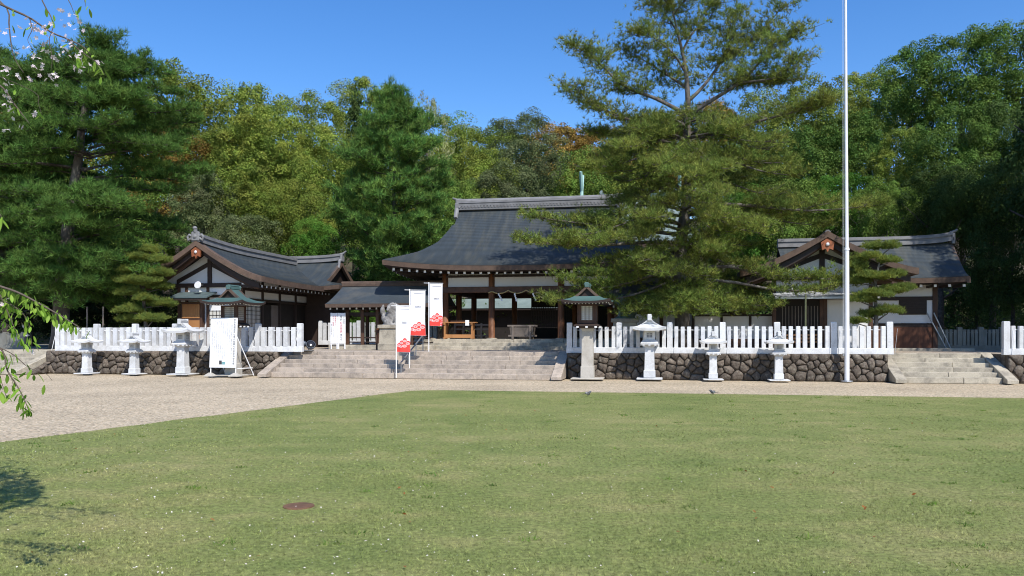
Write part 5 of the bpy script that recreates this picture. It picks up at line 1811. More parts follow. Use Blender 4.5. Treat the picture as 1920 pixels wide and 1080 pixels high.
# tall trees outside the picture at the right, whose shade lies over the right-hand wood
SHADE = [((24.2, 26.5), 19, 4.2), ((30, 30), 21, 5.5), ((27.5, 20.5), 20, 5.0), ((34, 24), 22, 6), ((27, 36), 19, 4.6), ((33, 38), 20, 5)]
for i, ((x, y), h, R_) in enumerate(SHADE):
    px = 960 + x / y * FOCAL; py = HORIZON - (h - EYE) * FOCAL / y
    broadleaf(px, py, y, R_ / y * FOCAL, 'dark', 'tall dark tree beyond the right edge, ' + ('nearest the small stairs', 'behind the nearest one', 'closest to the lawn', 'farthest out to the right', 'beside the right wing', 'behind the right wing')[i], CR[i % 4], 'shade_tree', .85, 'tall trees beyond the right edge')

# undergrowth closing the foot of the slope
n = 90000
uu = nprng.uniform(-42, 40, n); vv = nprng.uniform(20, 34, n)
hh = nprng.random(n) ** .8 * (1.2 + 1.6 * (np.sin(uu * .9) * np.sin(vv * 1.1 + uu * .3) * .5 + .5))
X = uu * CO + vv * SI; Y = OY - uu * SI + vv * CO
gz = TER + .2 * np.maximum(0, vv - 21)
P = np.stack([X, Y, gz + hh], axis=1)
N = unit(nprng.normal(size=(n, 3)) + np.array([0, -.4, .8]))
V, F = leaf_quads(P, N, .11 * nprng.uniform(.6, 1.3, n))
ug = link('undergrowth', np_mesh('undergrowth', V, F, LM['dark']))
ug['kind'] = 'stuff'; ug['label'] = 'dense green undergrowth along the foot of the wooded hill'; ug['category'] = 'undergrowth'
# shrubs right behind the open cloister
for i, (px, py, y, rp, kd, lab) in enumerate(((665, 585, 44, 26, 'vivid', 'bright leafy shrub behind the cloister, left one'), (700, 590, 44, 24, 'vivid', 'bright leafy shrub behind the cloister, middle one'), (735, 588, 44, 26, 'green', 'bright leafy shrub behind the cloister, right one'))):
    top = at(px, py, y)
    root = thing('shrub', lab, 'shrub', (top.x, top.y, TER), i, 'shrubs behind the cloister')
    c = link('foliage', CR[i], root, (0, 0, .05)); R_ = rp / FOCAL * y
    c.scale = (R_ / 4.5, R_ / 4.5, (top.z - TER) / 8.2)
    c.material_slots[0].link = 'OBJECT'; c.material_slots[0].material = LM[kd]
    MB().tube([(0, 0, -.05), (0, 0, .8)], .03, 6).build('stem', M_barkd, root)

# ---------------------------------------------------------------- pines
def needles(P, D, per, ln, wid, spread=.75):
    """tufts of thin needles at P around direction D"""
    n = len(P)
    Pn = np.repeat(P, per, axis=0); Dn = np.repeat(unit(D), per, axis=0)
    d = unit(Dn + spread * nprng.normal(size=(n * per, 3)))
    L = ln * nprng.uniform(.65, 1.2, (n * per, 1))
    side = unit(np.cross(d, nprng.normal(size=(n * per, 3)))) * wid
    base = Pn + d * L * .05
    V = np.stack([base - side * .6, base + side * .6, base + d * L + side * .15], axis=1).reshape(-1, 3)
    return V, np.arange(3 * n * per).reshape(-1, 3)

def polyline(pts, n):
    """resample and smooth a list of points"""
    pts = [np.array(p, float) for p in pts]
    out = []
    m = len(pts) - 1
    for i in range(n + 1):
        t = i / n * m
        k = min(int(t), m - 1); f = t - k
        p0, p1, p2, p3 = pts[max(k - 1, 0)], pts[k], pts[k + 1], pts[min(k + 2, m)]
        out.append(.5 * ((2 * p1) + (-p0 + p2) * f + (2 * p0 - 5 * p1 + 4 * p2 - p3) * f * f + (-p0 + 3 * p1 - 3 * p2 + p3) * f ** 3))
    return np.array(out)

def pine(name, label, base, trunk, limbs, r0, mat, per=9, ln=.17, wid=.012, dens=1.0, twig_len=(.5, 1.3), bark=None, seed=1, group=None, start=.3, upness=.75, twigs_per_m=5.0, spacing=.095, thick=.16, limb_scale=1.0):
    """trunk and limbs as point lists in world metres; twigs and needle tufts grow along the outer part of each limb"""
    r = np.random.default_rng(seed)
    root = thing(name, label, 'pine tree', base, 0, group)
    b = np.array(base)
    bark = bark or M_bark
    tp = polyline(trunk, 24) - b
    MB().tube([Vector(p) for p in tp], [r0 * (1.25 if i == 0 else 1) * (1 - i / 24) ** 1.1 + .014 for i in range(25)], 12).build('trunk', bark, root, smooth=True)
    lb = MB()
    TP, TD = [], []
    for L in limbs:
        pts = polyline(L['p'], 12) - b
        ln_ = np.linalg.norm(np.diff(pts, axis=0), axis=1).sum()
        rr_ = L.get('r', (.02 + .014 * ln_) * limb_scale)
        lb.tube([Vector(p) for p in pts], [rr_ * (1 - .85 * i / 12) for i in range(13)], 7)
        nt = int(ln_ * twigs_per_m * L.get('d', 1.0) * dens) + 2
        s0 = L.get('s', start)
        for t in np.concatenate([s0 + (1 - s0) * r.random(nt) ** .85, np.full(4, .985)]):
            f = t * 12; k = min(int(f), 11)
            p = pts[k] + (pts[k + 1] - pts[k]) * (f - k)
            ax = pts[k + 1] - pts[k]; ax = ax / (np.linalg.norm(ax) + 1e-9)
            side = np.array([-ax[1], ax[0], 0]); side /= (np.linalg.norm(side) + 1e-9)
            a = r.uniform(-1.3, 1.3)
            d = ax * math.cos(a) + side * math.sin(a) + np.array([0, 0, r.uniform(*L.get('z', (-.12, .4)))])
            if L.get('flat'):
                a = r.uniform(0, 2 * math.pi)
                d = np.array([math.cos(a), math.sin(a), r.uniform(-.08, .22)])
            d /= np.linalg.norm(d)
            tl = r.uniform(*twig_len) * (1.15 - .55 * t) * L.get('w', 1.0)
            q1 = p + d * tl * .5; q2 = p + d * tl + np.array([0, 0, .12 * tl])
            if r.random() < .6:
                lb.tube([Vector(p), Vector(q1), Vector(q2)], [.014, .01, .005], 4, False)
            ns_ = max(3, int(tl / spacing))
            s_ = (.15 + .85 * (np.arange(ns_) + r.random(ns_)) / ns_)[:, None]
            pp = p + d * tl * s_ + np.array([0, 0, 1]) * (.12 * tl * s_ ** 2) + r.normal(size=(ns_, 3)) * np.array([thick, thick, thick * .45])
            dd = d * .45 + np.array([0, 0, upness]) + r.normal(size=(ns_, 3)) * .25
            TP.append(pp); TD.append(dd)
    lb.build('branches', bark if limb_scale == 1 else M_barkd, root, smooth=True)
    P = np.concatenate(TP); D = np.concatenate(TD)
    V, F = needles(P, D, per, ln, wid)
    link('crown', np_mesh('crown', V, F, mat), root)
    return root, len(F)

PM_big = leafmat('needles_olive', (.15, .215, .045), var=.3, trans=.25, scale=.8, hue=(.23, .25, .055), isl=.6)
PM_left = leafmat('needles_green', (.075, .165, .034), var=.3, trans=.25, scale=.8, hue=(.12, .2, .042), isl=.5)
PM_mid = leafmat('needles_bluegreen', (.09, .2, .045), var=.3, trans=.25, scale=.7, hue=(.16, .25, .05), isl=.6)
PM_gard = leafmat('needles_garden', (.15, .21, .05), var=.2, trans=.25, scale=1.5, isl=.3)

def W(px, py, y):
    p = at(px, py, y); return (p.x, p.y, p.z)

YP = 31.3
rg_ = random.Random(21)
tr = [W(1283, 655, YP), W(1277, 560, YP), W(1276, 470, YP), W(1284, 400, YP), W(1292, 320, YP), W(1288, 250, YP), W(1290, 190, YP), W(1284, 120, YP - .1), W(1268, 50, YP - .1), W(1250, -35, YP)]
limbs = []
def limb(*pts, **kw):
    kw['p'] = [W(*p) for p in pts]; limbs.append(kw)
# open upper crown, drawn limb by limb
limb((1288, 215, YP), (1230, 185, YP), (1168, 160, YP - .4), (1120, 115, YP - .6), (1076, 84, YP - .8), r=.09, s=0.26, d=2.5, w=1.25, flat=1)
limb((1289, 235, YP), (1235, 232, YP - .5), (1172, 222, YP - .9), (1116, 195, YP - 1.2), (1070, 158, YP - 1.4), r=.08, s=0.24, d=2.5, w=1.25, flat=1)
limb((1288, 165, YP), (1258, 145, YP + .4), (1215, 118, YP + .8), (1172, 92, YP + 1.0), r=.06, s=0.19, d=2.5, w=1.25, flat=1)
limb((1287, 140, YP), (1262, 100, YP - .4), (1225, 70, YP - .7), (1196, 55, YP - .9), r=.05, s=0.19, d=2.5, w=1.25, flat=1)
limb((1290, 190, YP), (1320, 160, YP), (1355, 110, YP + .4), (1372, 60, YP + .5), (1372, 20, YP + .5), r=.08, s=0.29, d=2.5, w=1.25, flat=1)
limb((1350, 118, YP + .3), (1393, 90, YP + .1), (1435, 50, YP), (1466, 14, YP - .2), r=.06, s=0.14, d=2.5, w=1.25, flat=1)
limb((1292, 215, YP), (1340, 185, YP - .5), (1393, 150, YP - 1), (1445, 95, YP - 1.2), (1498, 56, YP - 1.4), r=.09, s=0.32, d=2.5, w=1.25, flat=1)
limb((1388, 155, YP - .9), (1431, 150, YP - 1.3), (1468, 140, YP - 1.4), (1489, 108, YP - 1.5), r=.05, s=0.14, d=2.5, w=1.25, flat=1)
limb((1374, 160, YP - .7), (1421, 155, YP - .2), (1482, 150, YP), r=.05, s=0.24, d=2.5, w=1.25, flat=1)
limb((1280, 95, YP), (1300, 60, YP + .4), (1330, 35, YP + .7), (1345, 5, YP + .8), r=.05, s=0.14, d=2.5, w=1.25, flat=1)
limb((1270, 60, YP), (1250, 30, YP + .4), (1225, 5, YP + .6), r=.04, s=0.12, d=2.5, w=1.25, flat=1)
limb((1262, 30, YP), (1280, 5, YP - .4), (1300, -15, YP - .7), r=.04, s=0.12, d=2.5, w=1.25, flat=1)
limb((1255, 10, YP), (1235, -10, YP - .4), (1215, -12, YP - .8), r=.04, s=0.12, d=2.5, w=1.25, flat=1)
limb((1293, 258, YP), (1360, 245, YP - .8), (1431, 225, YP - 1.6), (1506, 205, YP - 2.0), (1544, 190, YP - 2.2), r=.08, s=0.24, d=2.5, w=1.25, flat=1)
limb((1291, 280, YP), (1240, 262, YP + 1), (1177, 258, YP + 1.8), (1111, 248, YP + 2.2), r=.07, s=0.29, d=2.5, w=1.25, flat=1)
# dense lower crown: limbs to every side
for py0, dxs in ((235, (-170, 220)), (265, (-200, 260)), (295, (-200, 270)), (325, (-230, 290)), (360, (-225, 330)), (395, (-260, 300)), (430, (-290, 170)), (465, (-250, 140)), (500, (-225, 150)), (530, (-190, 170)), (555, (-150, 140))):
    for k in range(4):
        a = rg_.uniform(-.95, .95) * math.pi / 2
        for s in (-1, 1):
            if rg_.random() < .12: continue
            reach = (abs(dxs[0]) if s < 0 else dxs[1]) * rg_.uniform(.6, 1.0)
            dx = s * reach * math.cos(a)
            dy = (reach * 31 / FOCAL) * math.sin(a) * .85
            py = py0 + rg_.uniform(-15, 15)
            droop = rg_.uniform(5, 40)
            limb((1282, py, YP), (1282 + dx * .35, py - 12, YP + dy * .35), (1282 + dx * .7, py + droop * .3, YP + dy * .7), (1282 + dx, py + droop * .6, YP + dy), r=.05 + .015 * rg_.random(), s=.14, d=1.2)
limb((1278, 440, YP), (1200, 432, YP - .6), (1100, 420, YP - 1), (1003, 408, YP - 1.2), r=.09, s=.3, d=1.3)
limb((1278, 455, YP), (1200, 455, YP - .8), (1090, 462, YP - 1.2), (985, 452, YP - 1.5), r=.09, s=.3, d=1.4)
limb((1278, 500, YP), (1210, 520, YP - 1), (1130, 540, YP - 1.4), (1060, 525, YP - 1.6), r=.07, s=.3, d=1.2)
limb((1278, 520, YP), (1190, 552, YP - 1), (1110, 565, YP - 1.3), (1035, 563, YP - 1.5), r=.06, s=.45, d=1.0)
limb((1285, 380, YP), (1400, 385, YP - .8), (1520, 395, YP - 1.4), (1640, 385, YP - 1.8), r=.09, s=.25, d=1.4)
limb((1285, 400, YP), (1400, 402, YP - .4), (1480, 395, YP - .8), (1560, 380, YP - 1.0), r=.08, s=.25, d=1.3)
limb((1280, 560, YP), (1262, 572, YP - 1.2), (1252, 585, YP - 1.8), r=.04, s=.15, d=1.8)
limb((1280, 550, YP), (1300, 565, YP - 1.2), (1312, 580, YP - 1.9), r=.04, s=.15, d=1.8)
limb((1280, 530, YP), (1278, 545, YP - 1.3), (1282, 560, YP - 2.2), r=.04, s=.1, d=1.8)
limb((1282, 505, YP), (1370, 500, YP - .8), (1450, 520, YP - 1.2), (1530, 522, YP - 1.3), (1600, 528, YP - 1.4), r=.08, s=.3, d=1.9)
limb((1282, 520, YP), (1380, 530, YP - 1), (1470, 545, YP - 1.4), (1560, 540, YP - 1.6), (1600, 520, YP - 1.7), r=.07, s=.4, d=1.6, w=.8)
limb((1280, 535, YP), (1340, 545, YP - .5), (1400, 570, YP - 1), (1450, 572, YP - 1.2), r=.06, s=.3, d=1.6, w=.8)
limb((1280, 545, YP), (1250, 565, YP - 1), (1230, 585, YP - 1.4), r=.05, s=.2, d=1.3)
limb((1280, 545, YP), (1320, 560, YP - 1), (1350, 575, YP - 1.4), r=.05, s=.2, d=1.3)
pine('great_pine', 'big olive-green pine with open top, towering over the hall right side', W(1283, 655, YP)[:2] + (TER - .1,), tr, limbs, .31, PM_big, per=12, ln=.2, wid=.015, seed=3, dens=1.25, spacing=.08)

# large pine at the left
YL = 37.0
tr = [W(112, 655, YL), W(116, 560, YL), W(122, 480, YL), W(132, 390, YL), W(147, 300, YL), (W(156, 220, YL)), W(172, 150, YL), W(203, 95, YL), W(210, 68, YL)]
limbs = []
rg_ = random.Random(5)
prof = [(98, 55), (122, 90), (148, 120), (175, 145), (205, 165), (240, 185), (280, 205), (320, 215), (360, 225), (400, 225), (440, 215), (480, 205), (520, 180), (550, 130)]
for py0, reach in prof:
    cx = 205 - (py0 - 60) * .17
    for k in range(5):
        for s in (-1, 1):
            if rg_.random() < .1: continue
            a = rg_.uniform(-1, .5) * math.pi / 2
            rc = reach * rg_.uniform(.6, 1.05)
            dx, dy = s * rc * math.cos(a), rc * YL / FOCAL * math.sin(a) * .8
            py = py0 + rg_.uniform(-14, 14); up = rg_.uniform(-22, 10) if py0 < 300 else rg_.uniform(-8, 25)
            limb((cx, py + 10, YL), (cx + dx * .4, py - 2, YL + dy * .4), (cx + dx * .75, py + up * .4, YL + dy * .75), (cx + dx, py + up, YL + dy), s=.1, d=1.0)
pine('large_pine', 'large dark green pine with many tiers at the left', W(112, 655, YL)[:2] + (TER - .1,), tr, limbs, .38, PM_left, per=11, ln=.27, wid=.02, seed=8, spacing=.095, dens=1.5, start=.1, limb_scale=.7)

# second pine filling the left edge
YE = 40.0
tr = [W(-15, 655, YE), W(-5, 540, YE), W(10, 420, YE), W(25, 300, YE), W(40, 200, YE), W(50, 125, YE)]
limbs = []
rg_ = random.Random(6)
for py0, reach in [(135, 45), (155, 80), (180, 110), (205, 130), (230, 150), (270, 165), (310, 175), (350, 180), (390, 190), (430, 190), (470, 180), (510, 160), (545, 120)]:
    cx = 50 - (py0 - 125) * .14
    for k in range(5):
        for s in (-1, 1):
            if rg_.random() < .12: continue
            a = rg_.uniform(-1, .5) * math.pi / 2
            rc = reach * rg_.uniform(.6, 1.05)
            dx, dy = s * rc * math.cos(a), rc * YE / FOCAL * math.sin(a) * .8
            py = py0 + rg_.uniform(-14, 14); up = rg_.uniform(-22, 18)
            limb((cx, py + 10, YE), (cx + dx * .4, py - 2, YE + dy * .4), (cx + dx * .75, py + up * .4, YE + dy * .75), (cx + dx, py + up, YE + dy), s=.1, d=1.0)
pine('edge_pine', 'dark green pine at the left edge behind the hanging cherry twigs', W(-15, 655, YE)[:2] + (TER - .1,), tr, limbs, .3, PM_left, per=11, ln=.28, wid=.022, seed=9, spacing=.1, dens=1.4, start=.1, limb_scale=.7)

# green pine behind, between office and hall
YM = 46.0
tr = [W(735, 640, YM), W(737, 520, YM), W(738, 420, YM), W(740, 330, YM), W(738, 260, YM), W(735, 178, YM)]
limbs = []
rg_ = random.Random(15)
prof = [(200, 14), (222, 28), (242, 50), (262, 70), (285, 90), (310, 105), (345, 118), (380, 120), (415, 118), (450, 105), (490, 90), (520, 75)]
for py0, reach in prof:
    for k in range(5):
        for s in (-1, 1):
            a = rg_.uniform(-1, .5) * math.pi / 2
            rc = reach * rg_.uniform(.6, 1.05)
            rc = rc * rg_.uniform(.7, 1.12)
            dx, dy = s * rc * math.cos(a), rc * YM / FOCAL * math.sin(a) * .8
            py = py0 + rg_.uniform(-12, 12); up = rg_.uniform(-30, -2)
            limb((738, py + 14, YM), (738 + dx * .4, py + 8, YM + dy * .4), (738 + dx * .75, py + up * .4, YM + dy * .75), (738 + dx, py + up, YM + dy), s=.08, d=1.0)
pine('middle_pine', 'bright green pine with feathery tufts between office and hall', W(735, 640, YM)[:2] + (TER - .1,), tr, limbs, .26, PM_mid, per=11, ln=.34, wid=.026, seed=18, upness=1.1, spacing=.12, dens=1.4, start=.08, limb_scale=.6)

# clipped garden pines: trunk with separate flat pads
def garden_pine(label, trunk, pads, y, mat, seed, dense=800):
    r = np.random.default_rng(seed)
    b = np.array(W(*trunk[0], y)); b[2] = TER - .05
    root = thing('garden_pine', label, 'pine tree', tuple(b), 0, 'clipped garden pines')
    tp = polyline([W(p[0], p[1], y) for p in trunk], 16) - b
    tp[0][2] = 0
    MB().tube([Vector(p) for p in tp], [.09 * (1 - .7 * i / 16) for i in range(17)], 9).build('trunk', M_bark, root, smooth=True)
    lb = MB()
    for px, py, wpx, hpx, dy in pads:
        c = np.array(W(px, py, y + dy)) - b
        rx, rz = wpx / 2 / FOCAL * y, hpx * 1.3 / 2 / FOCAL * y
        k = np.argmin(np.abs(tp[:, 2] - (c[2] - rz * 1.5)))
        lb.tube([Vector(tp[k]), Vector((tp[k] + c) / 2 - np.array([0, 0, .03])), Vector(c - np.array([0, 0, rz * .5]))], [.035, .025, .015], 6)
        n = int(dense * rx * rx * 3.4) + 60
        d = unit(r.normal(size=(n, 3))) * (r.random((n, 1)) ** .5)
        d[:, 2] = np.where(d[:, 2] < 0, d[:, 2] * .4, d[:, 2])
        P = c + d * np.array([rx, rx * .75, rz]) * (1 + .13 * r.normal(size=(n, 1))) + np.array([0, 0, 1]) * rz * .4 * np.sin(d[:, :1] * 3 + px) * np.cos(d[:, 1:2] * 4 + py)
        D = np.array([0, 0, 1.0]) + d * np.array([.5, .5, .2]) + r.normal(size=(n, 3)) * .15
        V, F = needles(P, D, 11, .12, .009, .55)
        link('needle_pad', np_mesh('needle_pad', V, F, mat), root)
    lb.build('branches', M_bark, root, smooth=True)
garden_pine('clipped garden pine with flat tiers left of the office', [(275, 640), (272, 590), (268, 540), (276, 500), (282, 470)],
            [(282, 470, 42, 14, 0), (262, 484, 50, 14, -.2), (300, 488, 44, 13, -.1), (248, 507, 56, 15, .1), (295, 512, 60, 15, -.2), (262, 528, 86, 15, -.3), (300, 538, 50, 13, .2), (245, 549, 58, 14, -.1), (272, 560, 44, 12, -.4), (305, 570, 50, 13, 0), (243, 582, 56, 14, -.2), (286, 598, 56, 14, -.3), (246, 600, 56, 13, .1)], 35.0, PM_gard, 31)
garden_pine('clipped garden pine with flat tiers right of the flagpole', [(1640, 640), (1643, 590), (1640, 545), (1645, 510), (1652, 480)],
            [(1637, 463, 40, 14, 0), (1668, 462, 40, 14, -.1), (1630, 481, 40, 12, -.2), (1665, 489, 46, 12, -.1), (1608, 500, 44, 34, .1), (1640, 519, 70, 13, -.2), (1678, 514, 44, 12, 0), (1610, 528, 46, 12, .1), (1690, 540, 50, 11, .1), (1672, 545, 60, 13, 0), (1640, 552, 66, 14, -.3), (1615, 562, 56, 14, -.1), (1665, 583, 56, 14, -.2), (1632, 590, 46, 14, .1), (1608, 603, 40, 12, -.1)], 28.9, PM_gard, 32)

# ---------------------------------------------------------------- weeping cherry reaching in from the left
M_cleaf = leafmat('cherry_leaf', (.2, .36, .045), var=.15, trans=.45, scale=4, rough=.5, hue=(.29, .42, .07), rnd=.25)
M_blos = leafmat('cherry_blossom', (.75, .6, .63), var=.08, trans=.35, scale=4, hue=(.8, .72, .73), rnd=.08, isl=.08)
YC = 4.6
ch = thing('cherry_tree', 'weeping cherry with fresh leaves and last blossoms hanging in at the left edge', 'cherry tree', (-6.2, 4.2, 0), 0)
cb = np.array((-6.2, 4.2, 0.0))
MB().tube([(0, 0, -.05), (.05, .05, .8), (-.05, .1, 1.8), (.1, .05, 2.8), (.3, .1, 3.8)], [.24, .18, .16, .14, .1], 12).build('trunk', M_bark, ch, smooth=True)
lf = MB()
lv, lff = [], []
for i in range(6):
    t = i / 5
    w_ = .19 * math.sin(math.pi * (t * .86 + .05)) ** .9
    zc = -.12 * t * t
    lv += [(t, -w_, zc + .05), (t, 0, zc), (t, w_, zc + .05)]
lff = [(3 * i + a, 3 * i + a + 1, 3 * i + a + 4, 3 * i + a + 3) for i in range(5) for a in (0, 1)]
LEAF = MB().add(lv, lff).mesh('leaf', M_cleaf, True)
bv = MB()
for k in range(5):
    a = 2 * math.pi * k / 5
    ca_, sa_ = math.cos(a), math.sin(a)
    q = [(.0, 0, 0), (.55, -.3, .12), (.95, -.12, .22), (.88, 0, .2), (.95, .12, .22), (.55, .3, .12)]
    bv.add([(x * ca_ - y * sa_, x * sa_ + y * ca_, z) for x, y, z in q], [(0, 1, 2, 3), (0, 3, 4, 5)])
BLOS = bv.mesh('blossom', M_blos)
rc = random.Random(77)
def cherry_branch(pts, r0, leaves, blossoms, lsize=(.035, .055), yv=YC, depth=.25):
    P = polyline([W(p[0], p[1], yv + (p[2] if len(p) > 2 else 0)) for p in pts], 14) - cb
    br = MB().tube([Vector(p) for p in P], [r0 * (1 - .7 * i / 14) for i in range(15)], 6).build('branch', M_twig, ch, smooth=True)
    for k in range(leaves + blossoms):
        f = rc.uniform(1, 13.9); i = int(f)
        p = Vector(P[i]) + (Vector(P[i + 1]) - Vector(P[i])) * (f - i)
        isb = k >= leaves
        off_ = Vector((rc.uniform(-.07, .07), rc.uniform(-depth, depth) * .4, rc.uniform(-.1, .015)))
        if isb:
            for _ in range(3):
                o = link('blossom', BLOS, br, p + off_ + Vector((rc.uniform(-.035, .035), rc.uniform(-.03, .03), rc.uniform(-.05, .02))))
                s_ = rc.uniform(.012, .018); o.scale = (s_, s_, s_)
                o.rotation_euler = (rc.uniform(0, 3.1), rc.uniform(-1, 1), rc.uniform(0, 6.28))
        else:
            o = link('leaf', LEAF, br, p + off_ * .35)
            s_ = rc.uniform(*lsize); o.scale = (s_, s_, s_)
            o.rotation_euler = (rc.uniform(-.7, .7), rc.uniform(.55, 1.45), rc.uniform(0, 6.28))
cherry_branch([(-140, -60), (7, 11), (55, 33), (95, 60), (124, 72), (155, 87), (170, 103)], .008, 9, 14)
cherry_branch([(124, 72), (150, 95), (168, 108), (182, 118), (196, 140)], .004, 16, 2, (.045, .07))
cherry_branch([(-60, -40), (10, 11), (17, 51), (23, 95), (33, 120), (45, 137)], .005, 4, 7)
cherry_branch([(55, 33), (60, 55), (52, 75), (62, 92)], .003, 5, 6)
cherry_branch([(60, -40), (84, 11), (95, 30), (100, 50), (92, 75), (98, 105), (96, 132)], .004, 10, 9)
cherry_branch([(110, -30), (131, 5), (138, 22), (145, 32)], .003, 1, 4)
cherry_branch([(140, -40), (158, 0), (160, 12)], .003, 4, 0)
cherry_branch([(-90, 90), (0, 160), (22, 189), (40, 212), (55, 232)], .006, 3, 7)
cherry_branch([(-60, 120), (60, 170), (72, 195), (78, 215)], .002, 4, 1)
cherry_branch([(-120, 500), (0, 537), (39, 551), (78, 572), (117, 594), (152, 616)], .009, 115, 0, (.035, .056), depth=.6)
cherry_branch([(-80, 480), (-10, 540), (10, 575), (25, 610), (40, 640)], .005, 60, 3, (.035, .056))
cherry_branch([(-80, 520), (0, 560), (40, 585), (55, 612), (60, 650)], .004, 44, 0, (.035, .055))
cherry_branch([(-90, 590), (0, 652), (12, 691), (31, 722), (44, 745), (52, 765)], .006, 54, 0, (.035, .056))
cherry_branch([(0, 652), (25, 665), (55, 690), (85, 700), (98, 714)], .003, 9, 0, (.045, .065))
cherry_branch([(-60, 640), (-8, 690), (4, 720), (12, 745)], .004, 16, 0, (.045, .07))
cherry_branch([(-40, 380), (-6, 395), (4, 410)], .004, 5, 0, (.06, .09))
# crown overhead, out of the picture to the left: it throws the shade on the lawn
for a, b in (((.3, .1, 3.7), (2.2, 1.6, 4.0)), ((.2, .1, 3.3), (1.6, 1.2, 3.6)), ((.3, .1, 3.8), (-.6, 1.6, 4.6)), ((.2, .1, 3.5), (1.2, -1.4, 4.4)), ((.25, .1, 3.8), (2.6, .2, 3.9))):
    A, B = Vector(a), Vector(b)
    MB().tube([A, A.lerp(B, .5) + Vector((0, 0, .25)), B], [.07, .05, .02], 8).build('limb', M_twig, ch, smooth=True)
n = 7000
cc = np.array([[1.5, 1.3, 3.55], [1.9, .7, 3.7], [.9, 1.9, 3.6], [.6, .9, 4.1], [-.6, 1.4, 4.5], [1.3, -1.2, 4.3], [0, 0, 4.5], [1.6, 1.9, 3.4], [.2, 2.4, 3.5], [2.55, 1.05, 3.5], [2.3, 1.3, 3.3], [2.75, .95, 3.8], [2.45, 1.2, 3.6]])
pick = nprng.integers(0, len(cc), n)
P = cc[pick] + nprng.normal(size=(n, 3)) * np.array([.45, .45, .25])
keep = (P[:, 0] + cb[0]) / (P[:, 1] + cb[1]) * FOCAL + 960 < -25
P = P[keep]
V, F = leaf_quads(P, unit(nprng.normal(size=(len(P), 3)) + np.array([0, 0, .5])), .05 * nprng.uniform(.7, 1.2, len(P)), .5)
o = link('crown', np_mesh('crown', V, F, M_cleaf), ch); o['kind'] = 'stuff'

# ---------------------------------------------------------------- grass blades and fallen petals on the lawn
def scatter(n, y0, y1, power):
    y = y0 + (y1 - y0) * nprng.random(n) ** power
    x = (nprng.random(n) * 2 - 1) * (y * .66 + .6)
    k = in_lawn(x, y)
    return x[k], y[k]
Vs, Fs, base_i = [], [], 0
for n, y0, y1, pw, hgt, wid in ((210000, 4.3, 9.0, 1.15, .02, .0028), (150000, 9.0, 23.5, 1.1, .02, .006)):
    x, y = scatter(n, y0, y1, pw)
    k = len(x)
    patch = .75 + .5 * (np.sin(x * 2.1 + np.sin(y * 1.3) * 2) * np.sin(y * 1.7 + x * .6) * .5 + .5)
    h = hgt * nprng.uniform(.45, 1.25, k) * patch
    lean = nprng.normal(size=(k, 2)) * .75
    a = nprng.random(k) * np.pi
    w_ = wid * nprng.uniform(.6, 1.3, k)
    dx, dy = np.cos(a) * w_, np.sin(a) * w_
    z0 = np.full(k, .004)
    V = np.stack([np.stack([x - dx, y - dy, z0], 1), np.stack([x + dx, y + dy, z0], 1), np.stack([x + lean[:, 0] * h, y + lean[:, 1] * h, h], 1)], 1).reshape(-1, 3)
    Vs.append(V); Fs.append(np.arange(3 * k).reshape(k, 3) + base_i); base_i += 3 * k
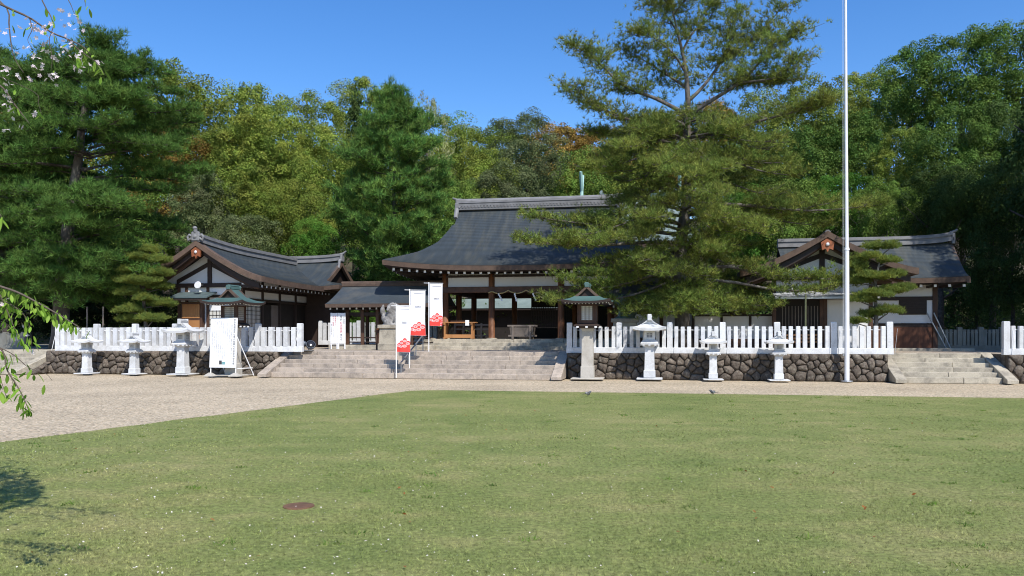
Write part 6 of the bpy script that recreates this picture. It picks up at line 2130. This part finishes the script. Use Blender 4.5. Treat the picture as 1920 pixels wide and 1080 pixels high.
# taller weedy tufts here and there
x, y = scatter(150, 4.4, 22.0, 1.2)
k = 22
cx2, cy2 = np.repeat(x, k), np.repeat(y, k)
cx2 = cx2 + nprng.normal(size=len(cx2)) * .05; cy2 = cy2 + nprng.normal(size=len(cy2)) * .035
m_ = len(cx2)
h = .035 * nprng.uniform(.4, 1.2, m_); a = nprng.random(m_) * np.pi; w_ = .004 * nprng.uniform(.7, 1.5, m_) * (1 + cy2 * .06)
lean = nprng.normal(size=(m_, 2)) * .8
V = np.stack([np.stack([cx2 - np.cos(a) * w_, cy2 - np.sin(a) * w_, np.full(m_, .004)], 1), np.stack([cx2 + np.cos(a) * w_, cy2 + np.sin(a) * w_, np.full(m_, .004)], 1), np.stack([cx2 + lean[:, 0] * h, cy2 + lean[:, 1] * h, h], 1)], 1).reshape(-1, 3)
wd = link('weed_tufts', np_mesh('weed_tufts', V, np.arange(3 * m_).reshape(m_, 3), leafmat('weed_green', (.1, .2, .035), var=.3, trans=.3, scale=1.0, isl=.4)))
wd['kind'] = 'stuff'; wd['label'] = 'darker green weed tufts dotted over the lawn'; wd['category'] = 'weeds'
gs = link('grass', np_mesh('grass', np.concatenate(Vs), np.concatenate(Fs), M_blade))
gs['kind'] = 'stuff'; gs['label'] = 'short mown grass of the wide lawn'; gs['category'] = 'grass'

M_petal = leafmat('fallen_petal', (.72, .66, .62), var=.1, trans=.2, scale=3, hue=(.8, .76, .72), isl=.2)
k = 1050
y = 4.6 + 12 * nprng.random(k) ** 1.8
cx_ = -.28 * y
x = cx_ + nprng.normal(size=k) * y * .26
far = nprng.random(k) < .25
x = np.where(far, (nprng.random(k) * 2 - 1) * y * .64, x)
kk = in_lawn(x, y); x, y = x[kk], y[kk]
P = np.stack([x, y, nprng.uniform(.014, .03, len(x))], 1)
V, F = leaf_quads(P, unit(nprng.normal(size=(len(x), 3)) * .45 + np.array([0, 0, 1])), nprng.uniform(.005, .0105, len(x)), .75)
pt = link('fallen_petals', np_mesh('fallen_petals', V, F, M_petal))
pt['kind'] = 'stuff'; pt['label'] = 'white cherry petals scattered on the near lawn'; pt['category'] = 'petals'
M_dead = leafmat('dry_leaf', (.25, .1, .035), var=.2, trans=.1, scale=3, isl=.3)
k = 60
y = 4.8 + 12 * nprng.random(k) ** 1.5; x = (nprng.random(k) * 2 - 1) * y * .62
kk = in_lawn(x, y); x, y = x[kk], y[kk]
V, F = leaf_quads(np.stack([x, y, np.full(len(x), .025)], 1), unit(nprng.normal(size=(len(x), 3)) * .5 + np.array([0, 0, 1])), nprng.uniform(.015, .028, len(x)), .5)
dl = link('dry_leaves', np_mesh('dry_leaves', V, F, M_dead))
dl['kind'] = 'stuff'; dl['label'] = 'few dry brown leaves on the lawn'; dl['category'] = 'leaves'
